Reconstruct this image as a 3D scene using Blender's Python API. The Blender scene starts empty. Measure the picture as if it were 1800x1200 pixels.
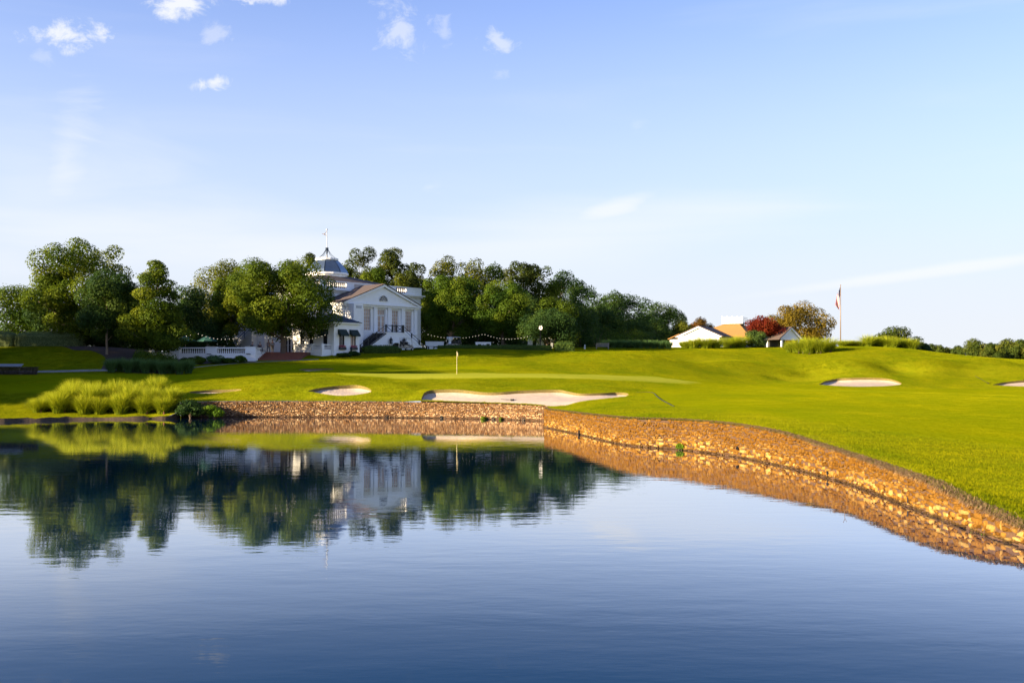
import bpy, bmesh, math, random
import numpy as np
from mathutils import Vector, Matrix
from mathutils.geometry import delaunay_2d_cdt
R = math.radians
SC = bpy.context.scene
COL = SC.collection
random.seed(7)

# ------------------------------------------------------------------ camera
CZ, F = 4.5, 1750.0            # eye height above the water, focal length for an 1800 wide frame
cam = bpy.data.cameras.new('camera'); camo = bpy.data.objects.new('camera', cam); COL.objects.link(camo)
camo.location = (0, 0, CZ); camo.rotation_euler = (R(90), 0, 0)
cam.sensor_width = 36; cam.lens = 36 * F / 1800; cam.shift_y = 50 / 1800
cam.clip_start = .1; cam.clip_end = 9000
SC.camera = camo

# ------------------------------------------------------------------ sun, sky, exposure
SUN_EL, SUN_B = 15.0, 26.0     # elevation; the sun stands to the left, SUN_B degrees behind the camera's plane
sd = Vector((-math.cos(R(SUN_B)) * math.cos(R(SUN_EL)), -math.sin(R(SUN_B)) * math.cos(R(SUN_EL)), math.sin(R(SUN_EL))))
sl = bpy.data.lights.new('sun', 'SUN'); so = bpy.data.objects.new('sun', sl); COL.objects.link(so)
sl.energy = 4.8; sl.angle = R(.53); sl.color = (1, .80, .52)
so.rotation_euler = sd.to_track_quat('Z', 'Y').to_euler(); so.location = (-60, -30, 60)
vs = SC.view_settings
vs.view_transform = 'Standard'; vs.look = 'None'; vs.exposure = 1.98; vs.gamma = 1; vs.use_curve_mapping = False

world = bpy.data.worlds.new('World'); SC.world = world; world.use_nodes = True
nt = world.node_tree; nt.nodes.clear()
def wn(t, **k):
    n = nt.nodes.new(t)
    for a, b in k.items(): setattr(n, a, b)
    return n
def wl(a, b): nt.links.new(a, b)
def wmath(op, a, b=None, c=None, clamp=False):
    n = wn('ShaderNodeMath', operation=op); n.use_clamp = clamp
    for i, v in enumerate((a, b, c)):
        if v is None: continue
        if isinstance(v, (int, float)): n.inputs[i].default_value = v
        else: wl(v, n.inputs[i])
    return n.outputs[0]
sky = wn('ShaderNodeTexSky', sky_type='NISHITA'); sky.sun_disc = False
sky.sun_elevation = R(SUN_EL); sky.sun_rotation = math.atan2(sd.x, sd.y)
sky.altitude = 200; sky.air_density = 1.0; sky.dust_density = .3; sky.ozone_density = 2.2
tc = wn('ShaderNodeTexCoord'); sep = wn('ShaderNodeSeparateXYZ'); wl(tc.outputs['Generated'], sep.inputs[0])
X, Y, Z = sep.outputs
az = wmath('ARCTAN2', X, Y); el = wmath('ARCSINE', Z)
comb = wn('ShaderNodeCombineXYZ'); wl(az, comb.inputs[0]); wl(el, comb.inputs[1])
def wnoise(scale, sx, sy, detail, rough=.55, dist=0.0):
    m = wn('ShaderNodeMapping'); m.inputs['Scale'].default_value = (sx, sy, 1); wl(comb.outputs[0], m.inputs[0])
    n = wn('ShaderNodeTexNoise'); n.inputs['Scale'].default_value = scale; n.inputs['Detail'].default_value = detail
    n.inputs['Roughness'].default_value = rough; n.inputs['Distortion'].default_value = dist
    wl(m.outputs[0], n.inputs['Vector']); return n.outputs['Fac']
n_puff = wnoise(38, 1, 1.3, 6, .66, .4); n_wisp = wnoise(5, 1, 3.5, 6, .55, .6); n_cirr = wnoise(2.2, 1, 8, 5, .5, .5)
def cloud(px, py, hw, hh, dens, noise, rot=0, lo=.0, hi=1.05, amp=3.8):
    a0 = math.atan((px - 900) / F); e0 = math.atan((650 - py) / F * math.cos(a0))
    da = wmath('SUBTRACT', az, a0); de = wmath('SUBTRACT', el, e0)
    c, s = math.cos(R(rot)), math.sin(R(rot))
    u = wmath('MULTIPLY', wmath('ADD', wmath('MULTIPLY', da, c), wmath('MULTIPLY', de, s)), F / hw)
    v = wmath('MULTIPLY', wmath('SUBTRACT', wmath('MULTIPLY', de, c), wmath('MULTIPLY', da, s)), F / hh)
    r2 = wmath('ADD', wmath('MULTIPLY', u, u), wmath('MULTIPLY', v, v))
    m = wmath('SUBTRACT', 1, wmath('SQRT', r2))
    k = wmath('ADD', wmath('MULTIPLY', wmath('SUBTRACT', noise, .5), amp), m)
    mr = wn('ShaderNodeMapRange', interpolation_type='SMOOTHSTEP'); wl(k, mr.inputs[0])
    mr.inputs[1].default_value = lo; mr.inputs[2].default_value = hi
    return wmath('MULTIPLY', mr.outputs[0], dens)
CL = [cloud(124, 60, 66, 24, .85, n_puff, 10), cloud(322, 6, 62, 28, .9, n_puff, 8), cloud(450, -4, 60, 12, .8, n_puff),
      cloud(372, 58, 30, 26, .35, n_puff), cloud(374, 145, 42, 13, .8, n_puff, 14), cloud(704, 48, 52, 44, .5, n_puff, -50),
      cloud(783, 50, 18, 28, .3, n_puff), cloud(872, 74, 34, 20, .5, n_puff, -25), cloud(880, 130, 24, 14, .25, n_puff),
      cloud(75, 102, 20, 18, .2, n_puff), cloud(755, 327, 24, 16, .18, n_puff), cloud(1120, 222, 24, 22, .12, n_puff),
      cloud(112, 285, 50, 125, .6, n_wisp, -14, -.2, 1.5, 5.0), cloud(60, 340, 230, 150, .3, n_wisp, 0, -.3, 1.1, 2.5),
      cloud(1080, 366, 110, 22, .7, n_wisp, 17, -.2, 1.0, 2.2), cloud(1650, 476, 420, 11, .6, n_wisp, 6.5, -.2, .9, 1.6),
      cloud(1000, 420, 520, 70, .5, n_cirr, 6, -.3, 1.1, 2.5), cloud(350, 430, 520, 80, .55, n_cirr, 0, -.3, 1.1, 2.5)]
tot = CL[0]
for c_ in CL[1:]: tot = wmath('MAXIMUM', tot, c_)
# thin cirrus everywhere, thicker low down
cir = wn('ShaderNodeMapRange', interpolation_type='SMOOTHSTEP'); wl(n_cirr, cir.inputs[0])
cir.inputs[1].default_value = .5; cir.inputs[2].default_value = .8
lowf = wn('ShaderNodeMapRange', interpolation_type='SMOOTHSTEP'); wl(el, lowf.inputs[0])
lowf.inputs[1].default_value = .44; lowf.inputs[2].default_value = .02; lowf.inputs[3].default_value = 0; lowf.inputs[4].default_value = .9
tot = wmath('MAXIMUM', tot, wmath('MULTIPLY', cir.outputs[0], .18))
tint = wn('ShaderNodeMix', data_type='RGBA', blend_type='MULTIPLY'); tint.inputs[0].default_value = 1
wl(sky.outputs[0], tint.inputs[6]); tint.inputs[7].default_value = (.79, .735, .95, 1)
hz = wn('ShaderNodeMix', data_type='RGBA'); wl(lowf.outputs[0], hz.inputs[0]); wl(tint.outputs[2], hz.inputs[6]); hz.inputs[7].default_value = (2.25, 2.52, 2.95, 1)
lw2 = wn('ShaderNodeMapRange', interpolation_type='SMOOTHSTEP'); wl(el, lw2.inputs[0]); lw2.inputs[1].default_value = .17; lw2.inputs[2].default_value = .02; lw2.inputs[3].default_value = 0; lw2.inputs[4].default_value = .7
h2 = wn('ShaderNodeMix', data_type='RGBA'); wl(lw2.outputs[0], h2.inputs[0]); wl(hz.outputs[2], h2.inputs[6]); h2.inputs[7].default_value = (2.72, 2.82, 2.98, 1)
cm = wn('ShaderNodeMix', data_type='RGBA'); wl(tot, cm.inputs[0]); wl(h2.outputs[2], cm.inputs[6]); cm.inputs[7].default_value = (3.05, 3.1, 3.2, 1)
bg = wn('ShaderNodeBackground'); wl(cm.outputs[2], bg.inputs[0]); bg.inputs[1].default_value = .082
wo = wn('ShaderNodeOutputWorld'); wl(bg.outputs[0], wo.inputs[0])
world.cycles.sampling_method = 'MANUAL'; world.cycles.sample_map_resolution = 512
SC.render.engine = 'CYCLES'
SC.cycles.use_denoising = True
SC.cycles.max_bounces = 5; SC.cycles.diffuse_bounces = 2; SC.cycles.glossy_bounces = 3; SC.cycles.transmission_bounces = 3
SC.cycles.transparent_max_bounces = 8; SC.cycles.caustics_reflective = False; SC.cycles.caustics_refractive = False
SC.cycles.sample_clamp_indirect = 6

# ------------------------------------------------------------------ helpers
def W(x, y, D): return Vector(((x - 900) / F * D, D, CZ - (y - 650) / F * D))   # measured image point at distance D -> metres
def XP(x, D): return (x - 900) / F * D
def ZP(y, D): return CZ - (y - 650) / F * D

class Mat:
    """small procedural material builder"""
    def __init__(s, name):
        s.m = bpy.data.materials.new(name); s.m.use_nodes = True; s.t = s.m.node_tree
        s.b = s.t.nodes['Principled BSDF']; s.o = s.t.nodes['Material Output']
    def n(s, t, **k):
        q = s.t.nodes.new(t)
        for a, b in k.items(): setattr(q, a, b)
        return q
    def l(s, a, b): s.t.links.new(a, b)
    def noise(s, scale, detail=4, vec='Object', rough=.55, sc=(1, 1, 1), dist=0):
        c = s.n('ShaderNodeTexCoord'); m = s.n('ShaderNodeMapping'); m.inputs['Scale'].default_value = sc
        s.l(c.outputs[vec], m.inputs[0]); q = s.n('ShaderNodeTexNoise'); s.l(m.outputs[0], q.inputs['Vector'])
        q.inputs['Scale'].default_value = scale; q.inputs['Detail'].default_value = detail
        q.inputs['Roughness'].default_value = rough; q.inputs['Distortion'].default_value = dist
        return q.outputs['Fac']
    def ramp(s, fac, stops):
        r = s.n('ShaderNodeValToRGB'); e = r.color_ramp.elements
        while len(e) < len(stops): e.new(.5)
        for i, (p, c) in enumerate(stops): e[i].position = p; e[i].color = (*c, 1)
        s.l(fac, r.inputs[0]); return r.outputs[0]
    def mix(s, fac, a, b, mode='MIX'):
        q = s.n('ShaderNodeMix', data_type='RGBA', blend_type=mode)
        for i, v in ((0, fac), (6, a), (7, b)):
            if isinstance(v, (int, float)): q.inputs[i].default_value = v
            elif isinstance(v, tuple): q.inputs[i].default_value = (*v, 1)
            else: s.l(v, q.inputs[i])
        return q.outputs[2]
    def attr(s, name): return s.n('ShaderNodeAttribute', attribute_name=name)
    def math(s, op, a, b=0.0, clamp=False):
        q = s.n('ShaderNodeMath', operation=op); q.use_clamp = clamp
        for i, v in ((0, a), (1, b)):
            if isinstance(v, (int, float)): q.inputs[i].default_value = v
            else: s.l(v, q.inputs[i])
        return q.outputs[0]
    def bump(s, h, strength=.4, dist=.02):
        q = s.n('ShaderNodeBump'); q.inputs['Strength'].default_value = strength; q.inputs['Distance'].default_value = dist
        s.l(h, q.inputs['Height']); s.l(q.outputs[0], s.b.inputs['Normal']); return q
    def col(s, c):
        if isinstance(c, tuple): s.b.inputs['Base Color'].default_value = (*c, 1)
        else: s.l(c, s.b.inputs['Base Color'])
    def set(s, **k):
        for a, v in k.items(): s.b.inputs[a.replace('_', ' ')].default_value = v
        return s

def pm(name, c1, c2=None, scale=6, rough=.7, bump=0, bs=40, **k):
    m = Mat(name)
    c2 = c2 or tuple(min(1, v * .78) for v in c1)
    f = m.noise(scale, 5); m.col(m.ramp(f, [(.3, c2), (.7, c1)])); m.set(Roughness=rough, **k)
    if bump: m.bump(m.noise(bs, 4), bump, .02)
    return m.m

M = {}
M['white'] = pm('white_stucco', (.86, .86, .85), (.79, .79, .78), 1.2, .75, .15, 30)
M['trim'] = pm('white_trim', (.84, .84, .83), (.76, .76, .75), 2, .5)
M['beige'] = pm('beige_panel', (.60, .50, .42), None, 3, .8)
M['shingle'] = pm('brown_shingle', (.085, .060, .052), (.055, .040, .036), 9, .9, .5, 25)
M['tan_shingle'] = pm('tan_shingle', (.32, .165, .042), (.24, .12, .03), 9, .9, .5, 25)
M['metalroof'] = pm('dark_metal_roof', (.03, .05, .085), (.02, .035, .06), 4, .4, 0, 0, Metallic=.3)
M['dome'] = pm('weathered_blue_copper', (.16, .21, .26), (.11, .16, .21), 3, .32, .1, 12, Metallic=.8)
M['black'] = pm('black_iron', (.012, .013, .016), None, 10, .45)
M['awning'] = pm('dark_green_canvas', (.010, .026, .024), None, 6, .85)
M['umbrella'] = pm('green_canvas', (.012, .085, .065), None, 5, .85)
M['brick'] = pm('red_brick', (.22, .075, .045), (.13, .045, .03), 14, .85, .4, 40)
M['bark'] = pm('bark', (.15, .105, .07), (.07, .05, .036), 8, .9, .7, 22)
M['palebark'] = pm('pale_bark', (.30, .23, .16), (.16, .12, .085), 8, .9, .6, 22)
M['mulch'] = pm('mulch', (.050, .026, .018), (.022, .012, .009), 22, .95, .8, 60)
M['path'] = pm('concrete_path', (.30, .28, .25), None, 3, .85)
M['deck'] = pm('terrace_paving', (.20, .11, .08), (.13, .075, .055), 7, .8)
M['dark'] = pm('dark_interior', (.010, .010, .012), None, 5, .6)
M['grey'] = pm('grey_stone_slab', (.28, .29, .31), None, 5, .8)
M['wood'] = pm('weathered_wood', (.34, .30, .25), (.22, .19, .16), 12, .8)
M['whitepaint'] = pm('white_paint', (.8, .8, .79), None, 3, .45)
M['cartdark'] = pm('cart_black', (.02, .02, .022), None, 5, .4)
M['cartbody'] = pm('cart_cream', (.45, .40, .32), None, 4, .35)
M['tyre'] = pm('tyre_rubber', (.018, .018, .018), None, 20, .9)
M['skin'] = pm('skin', (.42, .24, .16), None, 10, .6)
M['hair'] = pm('hair', (.03, .02, .015), None, 30, .6)
M['steel'] = pm('galvanised_steel', (.45, .46, .47), None, 10, .35, 0, 0, Metallic=.7)
M['bronze'] = pm('flagpole_bronze', (.22, .15, .10), None, 10, .5)
M['flower'] = pm('pink_flowers', (.6, .16, .22), (.4, .1, .12), 20, .8)
M['lamp'] = Mat('lamp_glow').m
_b = M['lamp'].node_tree.nodes['Principled BSDF']; _b.inputs['Emission Color'].default_value = (1, .83, .6, 1); _b.inputs['Emission Strength'].default_value = .7
def glass(name, col, rough=.05, spec=.6):
    m = Mat(name); m.col(m.ramp(m.noise(.8, 2), [(.3, tuple(v * .6 for v in col)), (.7, col)])); m.set(Roughness=rough); m.b.inputs['Specular IOR Level'].default_value = spec
    return m.m
M['glass'] = glass('dark_window_glass', (.03, .035, .045))
M['warmreflect'] = glass('warm_reflection_glass', (.50, .36, .28), .12)  # warm reflected sky painted in as the pane's base colour

def tag(o, label=None, cat=None, group=None, kind=None):
    for k, v in (('label', label), ('category', cat), ('group', group), ('kind', kind)):
        if v: o[k] = v
    return o
def empty(name, loc=(0, 0, 0), rz=0, **k):
    o = bpy.data.objects.new(name, None); COL.objects.link(o); o.location = loc; o.rotation_euler = (0, 0, rz)
    o.empty_display_size = .3
    return tag(o, **k)
def link(name, me, mat, parent=None, loc=None):
    o = bpy.data.objects.new(name, me); COL.objects.link(o)
    if mat and not me.materials: me.materials.append(mat)
    if parent: o.parent = parent
    if loc: o.location = loc
    return o
def np_mesh(name, verts, loops, counts, attrs=None, smooth=False):
    """verts (n,3); loops flat vertex indices; counts = verts per face (int or array)"""
    verts = np.asarray(verts, np.float32); loops = np.asarray(loops, np.int32).ravel()
    if isinstance(counts, int): counts = np.full(len(loops) // counts, counts, np.int32)
    me = bpy.data.meshes.new(name)
    me.vertices.add(len(verts)); me.vertices.foreach_set('co', verts.ravel())
    me.loops.add(len(loops)); me.loops.foreach_set('vertex_index', loops)
    st = np.concatenate([[0], np.cumsum(counts)[:-1]]).astype(np.int32)
    me.polygons.add(len(counts)); me.polygons.foreach_set('loop_start', st)
    if smooth: me.polygons.foreach_set('use_smooth', np.ones(len(counts), bool))
    for k, v in (attrs or {}).items():
        a = me.attributes.new(k, 'FLOAT', 'POINT'); a.data.foreach_set('value', np.asarray(v, np.float32))
    me.update(calc_edges=True)
    return me

class MB:
    def __init__(s, m=None): s.v = []; s.f = []; s.m = m
    def add(s, vs, fs):
        b = len(s.v)
        for p in vs: s.v.append(tuple(s.m @ Vector(p)) if s.m else tuple(p))
        s.f += [tuple(i + b for i in f) for f in fs]; return s
    def box(s, x0, y0, z0, x1, y1, z1):
        x0, x1 = min(x0, x1), max(x0, x1); y0, y1 = min(y0, y1), max(y0, y1); z0, z1 = min(z0, z1), max(z0, z1)
        return s.add([(x0, y0, z0), (x1, y0, z0), (x1, y1, z0), (x0, y1, z0), (x0, y0, z1), (x1, y0, z1), (x1, y1, z1), (x0, y1, z1)],
                     [(0, 3, 2, 1), (4, 5, 6, 7), (0, 1, 5, 4), (1, 2, 6, 5), (2, 3, 7, 6), (3, 0, 4, 7)])
    def prism(s, poly, axis, a, b):
        """poly of 2D points extruded along axis from a to b ('y': poly=(x,z); 'x': poly=(y,z); 'z': poly=(x,y))"""
        n = len(poly)
        def q(p, t): return (p[0], t, p[1]) if axis == 'y' else (t, p[0], p[1]) if axis == 'x' else (p[0], p[1], t)
        return s.add([q(p, a) for p in poly] + [q(p, b) for p in poly],
                     [tuple(range(n)), tuple(range(2 * n - 1, n - 1, -1))] + [(i, i + n, (i + 1) % n + n, (i + 1) % n) for i in range(n)])
    def tube(s, pts, rad, n=6, cap=True):
        pts = [Vector(p) for p in pts]
        if isinstance(rad, (int, float)): rad = [rad] * len(pts)
        vs, fs = [], []
        for i, p in enumerate(pts):
            d = (pts[min(i + 1, len(pts) - 1)] - pts[max(i - 1, 0)]).normalized()
            a = d.cross(Vector((0, 0, 1)) if abs(d.z) < .95 else Vector((1, 0, 0))).normalized(); b = d.cross(a)
            for k in range(n):
                t = 2 * math.pi * k / n; vs.append(p + (a * math.cos(t) + b * math.sin(t)) * rad[i])
        for i in range(len(pts) - 1):
            for k in range(n): fs.append((i * n + k, i * n + (k + 1) % n, (i + 1) * n + (k + 1) % n, (i + 1) * n + k))
        if cap: fs += [tuple(range(n - 1, -1, -1)), tuple(range((len(pts) - 1) * n, len(pts) * n))]
        return s.add(vs, fs)
    def lathe(s, prof, c=(0, 0, 0), n=10, phase=0):
        vs, fs = [], []
        for r, z in prof:
            for k in range(n):
                t = 2 * math.pi * (k + phase) / n; vs.append((c[0] + r * math.cos(t), c[1] + r * math.sin(t), c[2] + z))
        m = len(prof)
        for i in range(m - 1):
            for k in range(n): fs.append((i * n + k, i * n + (k + 1) % n, (i + 1) * n + (k + 1) % n, (i + 1) * n + k))
        fs += [tuple(range(n - 1, -1, -1)), tuple(range((m - 1) * n, m * n))]
        return s.add(vs, fs)
    def build(s, name, mat, parent=None, smooth=False, loc=None, bevel=0):
        me = bpy.data.meshes.new(name); me.from_pydata(s.v, [], s.f); me.update()
        bm = bmesh.new(); bm.from_mesh(me); bmesh.ops.recalc_face_normals(bm, faces=bm.faces)
        if bevel: bmesh.ops.bevel(bm, geom=bm.edges[:], offset=bevel, segments=1, affect='EDGES')
        bm.to_mesh(me); bm.free()
        if smooth:
            me.polygons.foreach_set('use_smooth', [True] * len(me.polygons))
        return link(name, me, mat, parent, loc)

# ------------------------------------------------------------------ terrain height
CP = []   # (image x, image y, distance) of ground points, then plain metres
for x, pts in {
    -260: [(705, 92), (680, 104), (654, 118), (612, 135)],
    0: [(722, 94), (695, 103), (660, 115), (654, 118), (635, 125), (613, 133)],
    100: [(724, 93), (695, 103), (660, 115), (654, 118), (635, 125), (613, 132)],
    200: [(726, 93), (692, 102), (663, 113), (655, 117), (636, 124), (615, 131)],
    300: [(712, 94.5), (688, 99), (677, 102), (668, 110), (655, 119), (640, 127), (628, 133)],
    400: [(704, 95.5), (691, 98), (688, 100), (669, 104), (662.5, 109), (655.5, 117), (645, 124), (636.5, 131)],
    500: [(704, 95), (690, 98), (675, 101.5), (657.5, 107), (657, 112), (650, 119), (641, 126), (633.5, 133), (624, 139)],
    600: [(705, 94.5), (693.5, 97), (680, 100.5), (667, 104), (656, 110), (654.5, 118), (650, 125), (638, 131), (628, 137), (621, 143)],
    700: [(706, 93.5), (692, 97), (676, 102), (664, 107), (656, 119), (650, 127), (632, 136), (620, 144), (615, 150)],
    800: [(707, 92.5), (688, 97), (675, 102), (664, 107), (655.5, 121), (650, 127), (633, 137), (617, 146), (613, 155)],
    900: [(709, 90), (689, 96), (676, 102), (664.5, 107), (656, 123), (651, 128), (637, 136), (617, 149), (613, 158)],
    1000: [(726, 71), (713, 85), (692, 94), (677, 101), (665, 108), (657, 125), (652, 130), (637, 138), (618, 152), (613, 160)],
    1100: [(734, 60.5), (712, 75), (700, 85), (690.5, 95), (676, 105), (667, 112), (658.5, 128), (652, 133), (637, 142), (619, 156), (612, 166)],
    1200: [(738, 57), (712, 74), (692, 94), (677, 112), (663, 130), (652, 138), (636, 148), (619, 160), (612, 170)],
    1300: [(748, 51.5), (725, 63), (702, 83), (684, 110), (674, 132), (664, 141), (641, 152), (621, 163), (612, 172)],
    1340: [(672, 136), (668, 141), (656, 147)],
    1400: [(770, 45), (735, 58), (702, 82), (686, 108), (676, 133), (672, 140), (652, 151), (630, 161), (613, 172)],
    1500: [(803, 39), (745, 54), (705, 79), (688, 106), (680, 135), (666, 143), (650, 150), (630, 158), (613, 167)],
    1600: [(843, 34), (775, 46), (722, 67), (692, 103), (682.5, 134), (660, 146), (635, 157), (615, 167)],
    1700: [(884, 30), (800, 42), (735, 60), (693, 104), (684, 134), (664, 146), (648, 154), (626.5, 167)],
    1800: [(924, 26.6), (845, 36), (755, 54), (698, 98), (685, 132), (668, 142), (648, 154), (633, 168)],
    1950: [(930, 27), (850, 36), (760, 54), (698, 98), (685, 132), (660, 146), (634, 168)],
    2300: [(800, 45), (700, 98), (685, 132), (634, 168)],
}.items():
    for y, D in pts:
        p = W(x, y, D); CP.append((p.x, p.y, p.z))
for x, zz in ((-260, 7.3), (0, 7.4), (150, 7.2), (300, 6.6), (430, 6.4), (560, 6.9), (680, 7.2), (800, 7.6), (950, 8.0), (1100, 8.4), (1250, 8.6), (1400, 8.6), (1500, 8.2), (1650, 6.6), (1800, 6.2), (2100, 6.0)):
    CP.append((XP(x, 190), 190, zz)); CP.append((XP(x, 152), 152, zz if x < 900 else zz - .8)) if x < 700 else None
    CP.append((XP(x, 260), 260, zz if x < 1500 else 5.6)); CP.append((XP(x, 400), 400, 6.5 if x < 1500 else 5))
CP += [(-110, 95, 2.5), (-90, 80, 1.6), (-120, 60, 2.5), (-110, 140, 7), (-80, 40, 2), (-80, 0, 2.5), (-40, -20, 3), (0, -14, 3), (30, -14, 2.2), (30, 10, 1.2), (60, 20, 1.6), (60, 60, 1.8), (90, 100, 2.2), (14.2, 14, .9), (16, 2, 1.6), (110, 160, 6)]
CP = np.array(CP)
_, ui = np.unique(np.round(CP[:, :2], 1), axis=0, return_index=True); CP = CP[ui]
BUMPS = [((x_ - 900) / F * D_, D_, am, rx_, ry_) for x_, D_, am, rx_, ry_ in ((1490, 152, 1.2, 5, 4), (1385, 146, -1.0, 5.5, 3.2), (1380, 148, .7, 2.6, 2.2), (1340, 145, .5, 2.5, 2), (1300, 151, .9, 6, 4), (1650, 154, 1.2, 6, 4.5), (1580, 151, -.9, 3.5, 4), (1745, 157, 1.0, 5, 4), (1700, 150, -.6, 4, 4), (1220, 154, -.8, 6, 5), (1120, 147, .7, 7, 5), (950, 142, -.6, 6, 4), (700, 100.5, .4, 2.6, 2.2), (470, 101, .3, 4, 2), (1050, 99, .3, 3, 2), (820, 101.5, .25, 3, 1.6), (560, 122, -.3, 4, 3), (640, 130, .35, 6, 3), (420, 122, .3, 5, 3), (760, 133, -.3, 5, 3), (60, 109, .3, 5, 3), (1500, 60, .12, 5, 4), (1650, 45, .1, 3, 3), (1350, 75, .12, 6, 5))]
def _phi(r2): return .5 * r2 * np.log(r2 + 1e-9)
_S = 100.0
_A = CP[:, :2] / _S; _n = len(_A)
_K = _phi(((_A[:, None] - _A[None]) ** 2).sum(-1)) + np.eye(_n) * 2e-5
_Pm = np.c_[np.ones(_n), _A]
_sol = np.linalg.solve(np.block([[_K, _Pm], [_Pm.T, np.zeros((3, 3))]]), np.r_[CP[:, 2], 0, 0, 0])
def rbf(p):
    p = np.asarray(p, float).reshape(-1, 2); q = p / _S; out = np.zeros(len(q))
    for i in range(0, len(q), 20000):
        c = q[i:i + 20000]
        out[i:i + 20000] = _phi(((c[:, None] - _A[None]) ** 2).sum(-1)) @ _sol[:_n] + np.c_[np.ones(len(c)), c] @ _sol[_n:]
    for bx_, by_, am, rx_, ry_ in BUMPS: out += am * np.exp(-((p[:, 0] - bx_) / rx_) ** 2 - ((p[:, 1] - by_) / ry_) ** 2)
    # outside the course the land levels out
    r = np.maximum(np.maximum(-100 - p[:, 0], p[:, 0] - 125) / 60, np.maximum(p[:, 1] - 330, -15 - p[:, 1]) / 60)
    w = np.clip(r, 0, 1); w = w * w * (3 - 2 * w)
    far = np.clip((np.hypot(p[:, 0], p[:, 1]) - 600) / 3000, 0, 1)
    return out * (1 - w) + (5 - 4 * far) * w

_gx, _gy = np.arange(-130, 150.1, .8), np.arange(-40, 220.1, .8)
_gr = rbf(np.stack(np.meshgrid(_gx, _gy, indexing='ij'), -1).reshape(-1, 2)).reshape(len(_gx), len(_gy))
def rbf_fast(p):
    p = np.asarray(p, float).reshape(-1, 2); fx = np.clip((p[:, 0] + 130) / .8, 0, len(_gx) - 1.001); fy = np.clip((p[:, 1] + 40) / .8, 0, len(_gy) - 1.001)
    i, j = fx.astype(int), fy.astype(int); u, v = fx - i, fy - j
    return _gr[i, j] * (1 - u) * (1 - v) + _gr[i + 1, j] * u * (1 - v) + _gr[i, j + 1] * (1 - u) * v + _gr[i + 1, j + 1] * u * v
# shoreline: natural bank on the left, far stone wall, near stone wall
def catmull(pts, step=.35):
    pts = [np.array(p, float) for p in pts]; out = []
    P_ = [2 * pts[0] - pts[1]] + pts + [2 * pts[-1] - pts[-2]]
    for i in range(1, len(P_) - 2):
        n = max(2, int(np.linalg.norm(P_[i + 1][:2] - P_[i][:2]) / step))
        for k in range(n):
            t = k / n
            out.append(.5 * (2 * P_[i] + (P_[i + 1] - P_[i - 1]) * t + (2 * P_[i - 1] - 5 * P_[i] + 4 * P_[i + 1] - P_[i + 2]) * t * t + (3 * P_[i] - P_[i - 1] - 3 * P_[i + 1] + P_[i + 2]) * t ** 3))
    out.append(pts[-1]); return np.array(out)
def shore(x, yw, yt):
    D = CZ * F / (yw - 650); return (XP(x, D), D, ZP(yt, D))
far_raw = [shore(318, 733.5, 706), shore(400, 733, 704.5), shore(540, 733, 704.5), shore(700, 734, 705.5), shore(800, 735.5, 707.5), shore(880, 737.3, 709.5), shore(957, 739.8, 713)]
far_raw += [(4.0, 87.2, 1.33)]
near_raw = [(3.6, 86.8, 1.34), (2.9, 83.0, 1.38)]
near_raw2 = [shore(958, 751, 719), shore(1019, 763.6, 727), shore(1100, 782, 735), shore(1200, 790.8, 738.8), shore(1290, 802.5, 746.5), shore(1370, 818, 761), shore(1433, 834, 781),
             shore(1500, 853, 803), shore(1571, 880, 828), shore(1634, 904, 851), shore(1688, 925, 879), shore(1753, 947, 909), shore(1790, 957.5, 926), (13.15, 22, .45), (13.6, 15, .6), (14.6, 5, 1.1), (16, -6, 1.6)]
far_c = catmull(far_raw, .35)
near_c = np.concatenate([catmull(near_raw + [near_raw2[0]], .35)[:-1], catmull(near_raw2, .35)])
rng = np.random.default_rng(5)
left_raw = [(-44, -14, .3), (-58, 5, .3), (-66, 35, .3), (-64, 60, .3), (-56, 76, .25), (-48.5, 84.5, .25), shore(0, 741, 735), shore(60, 739.5, 734.5), shore(130, 737.5, 733), shore(220, 736.5, 732), shore(300, 735.5, 730), (far_raw[0][0], far_raw[0][1], 1.2)]
left_c = catmull(left_raw, .6)
left_c[3:-3, :2] += rng.normal(0, .12, (len(left_c) - 6, 2)); left_c[3:-3, 2] += rng.normal(0, .05, len(left_c) - 6)
back_c = np.array([(16, -8, 1.6), (4, -5, 1.8), (-18, -9, 1.5), (-44, -16, .6)])
pond = np.concatenate([left_c[:-1], far_c, near_c[1:], back_c])[:, :]

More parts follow.
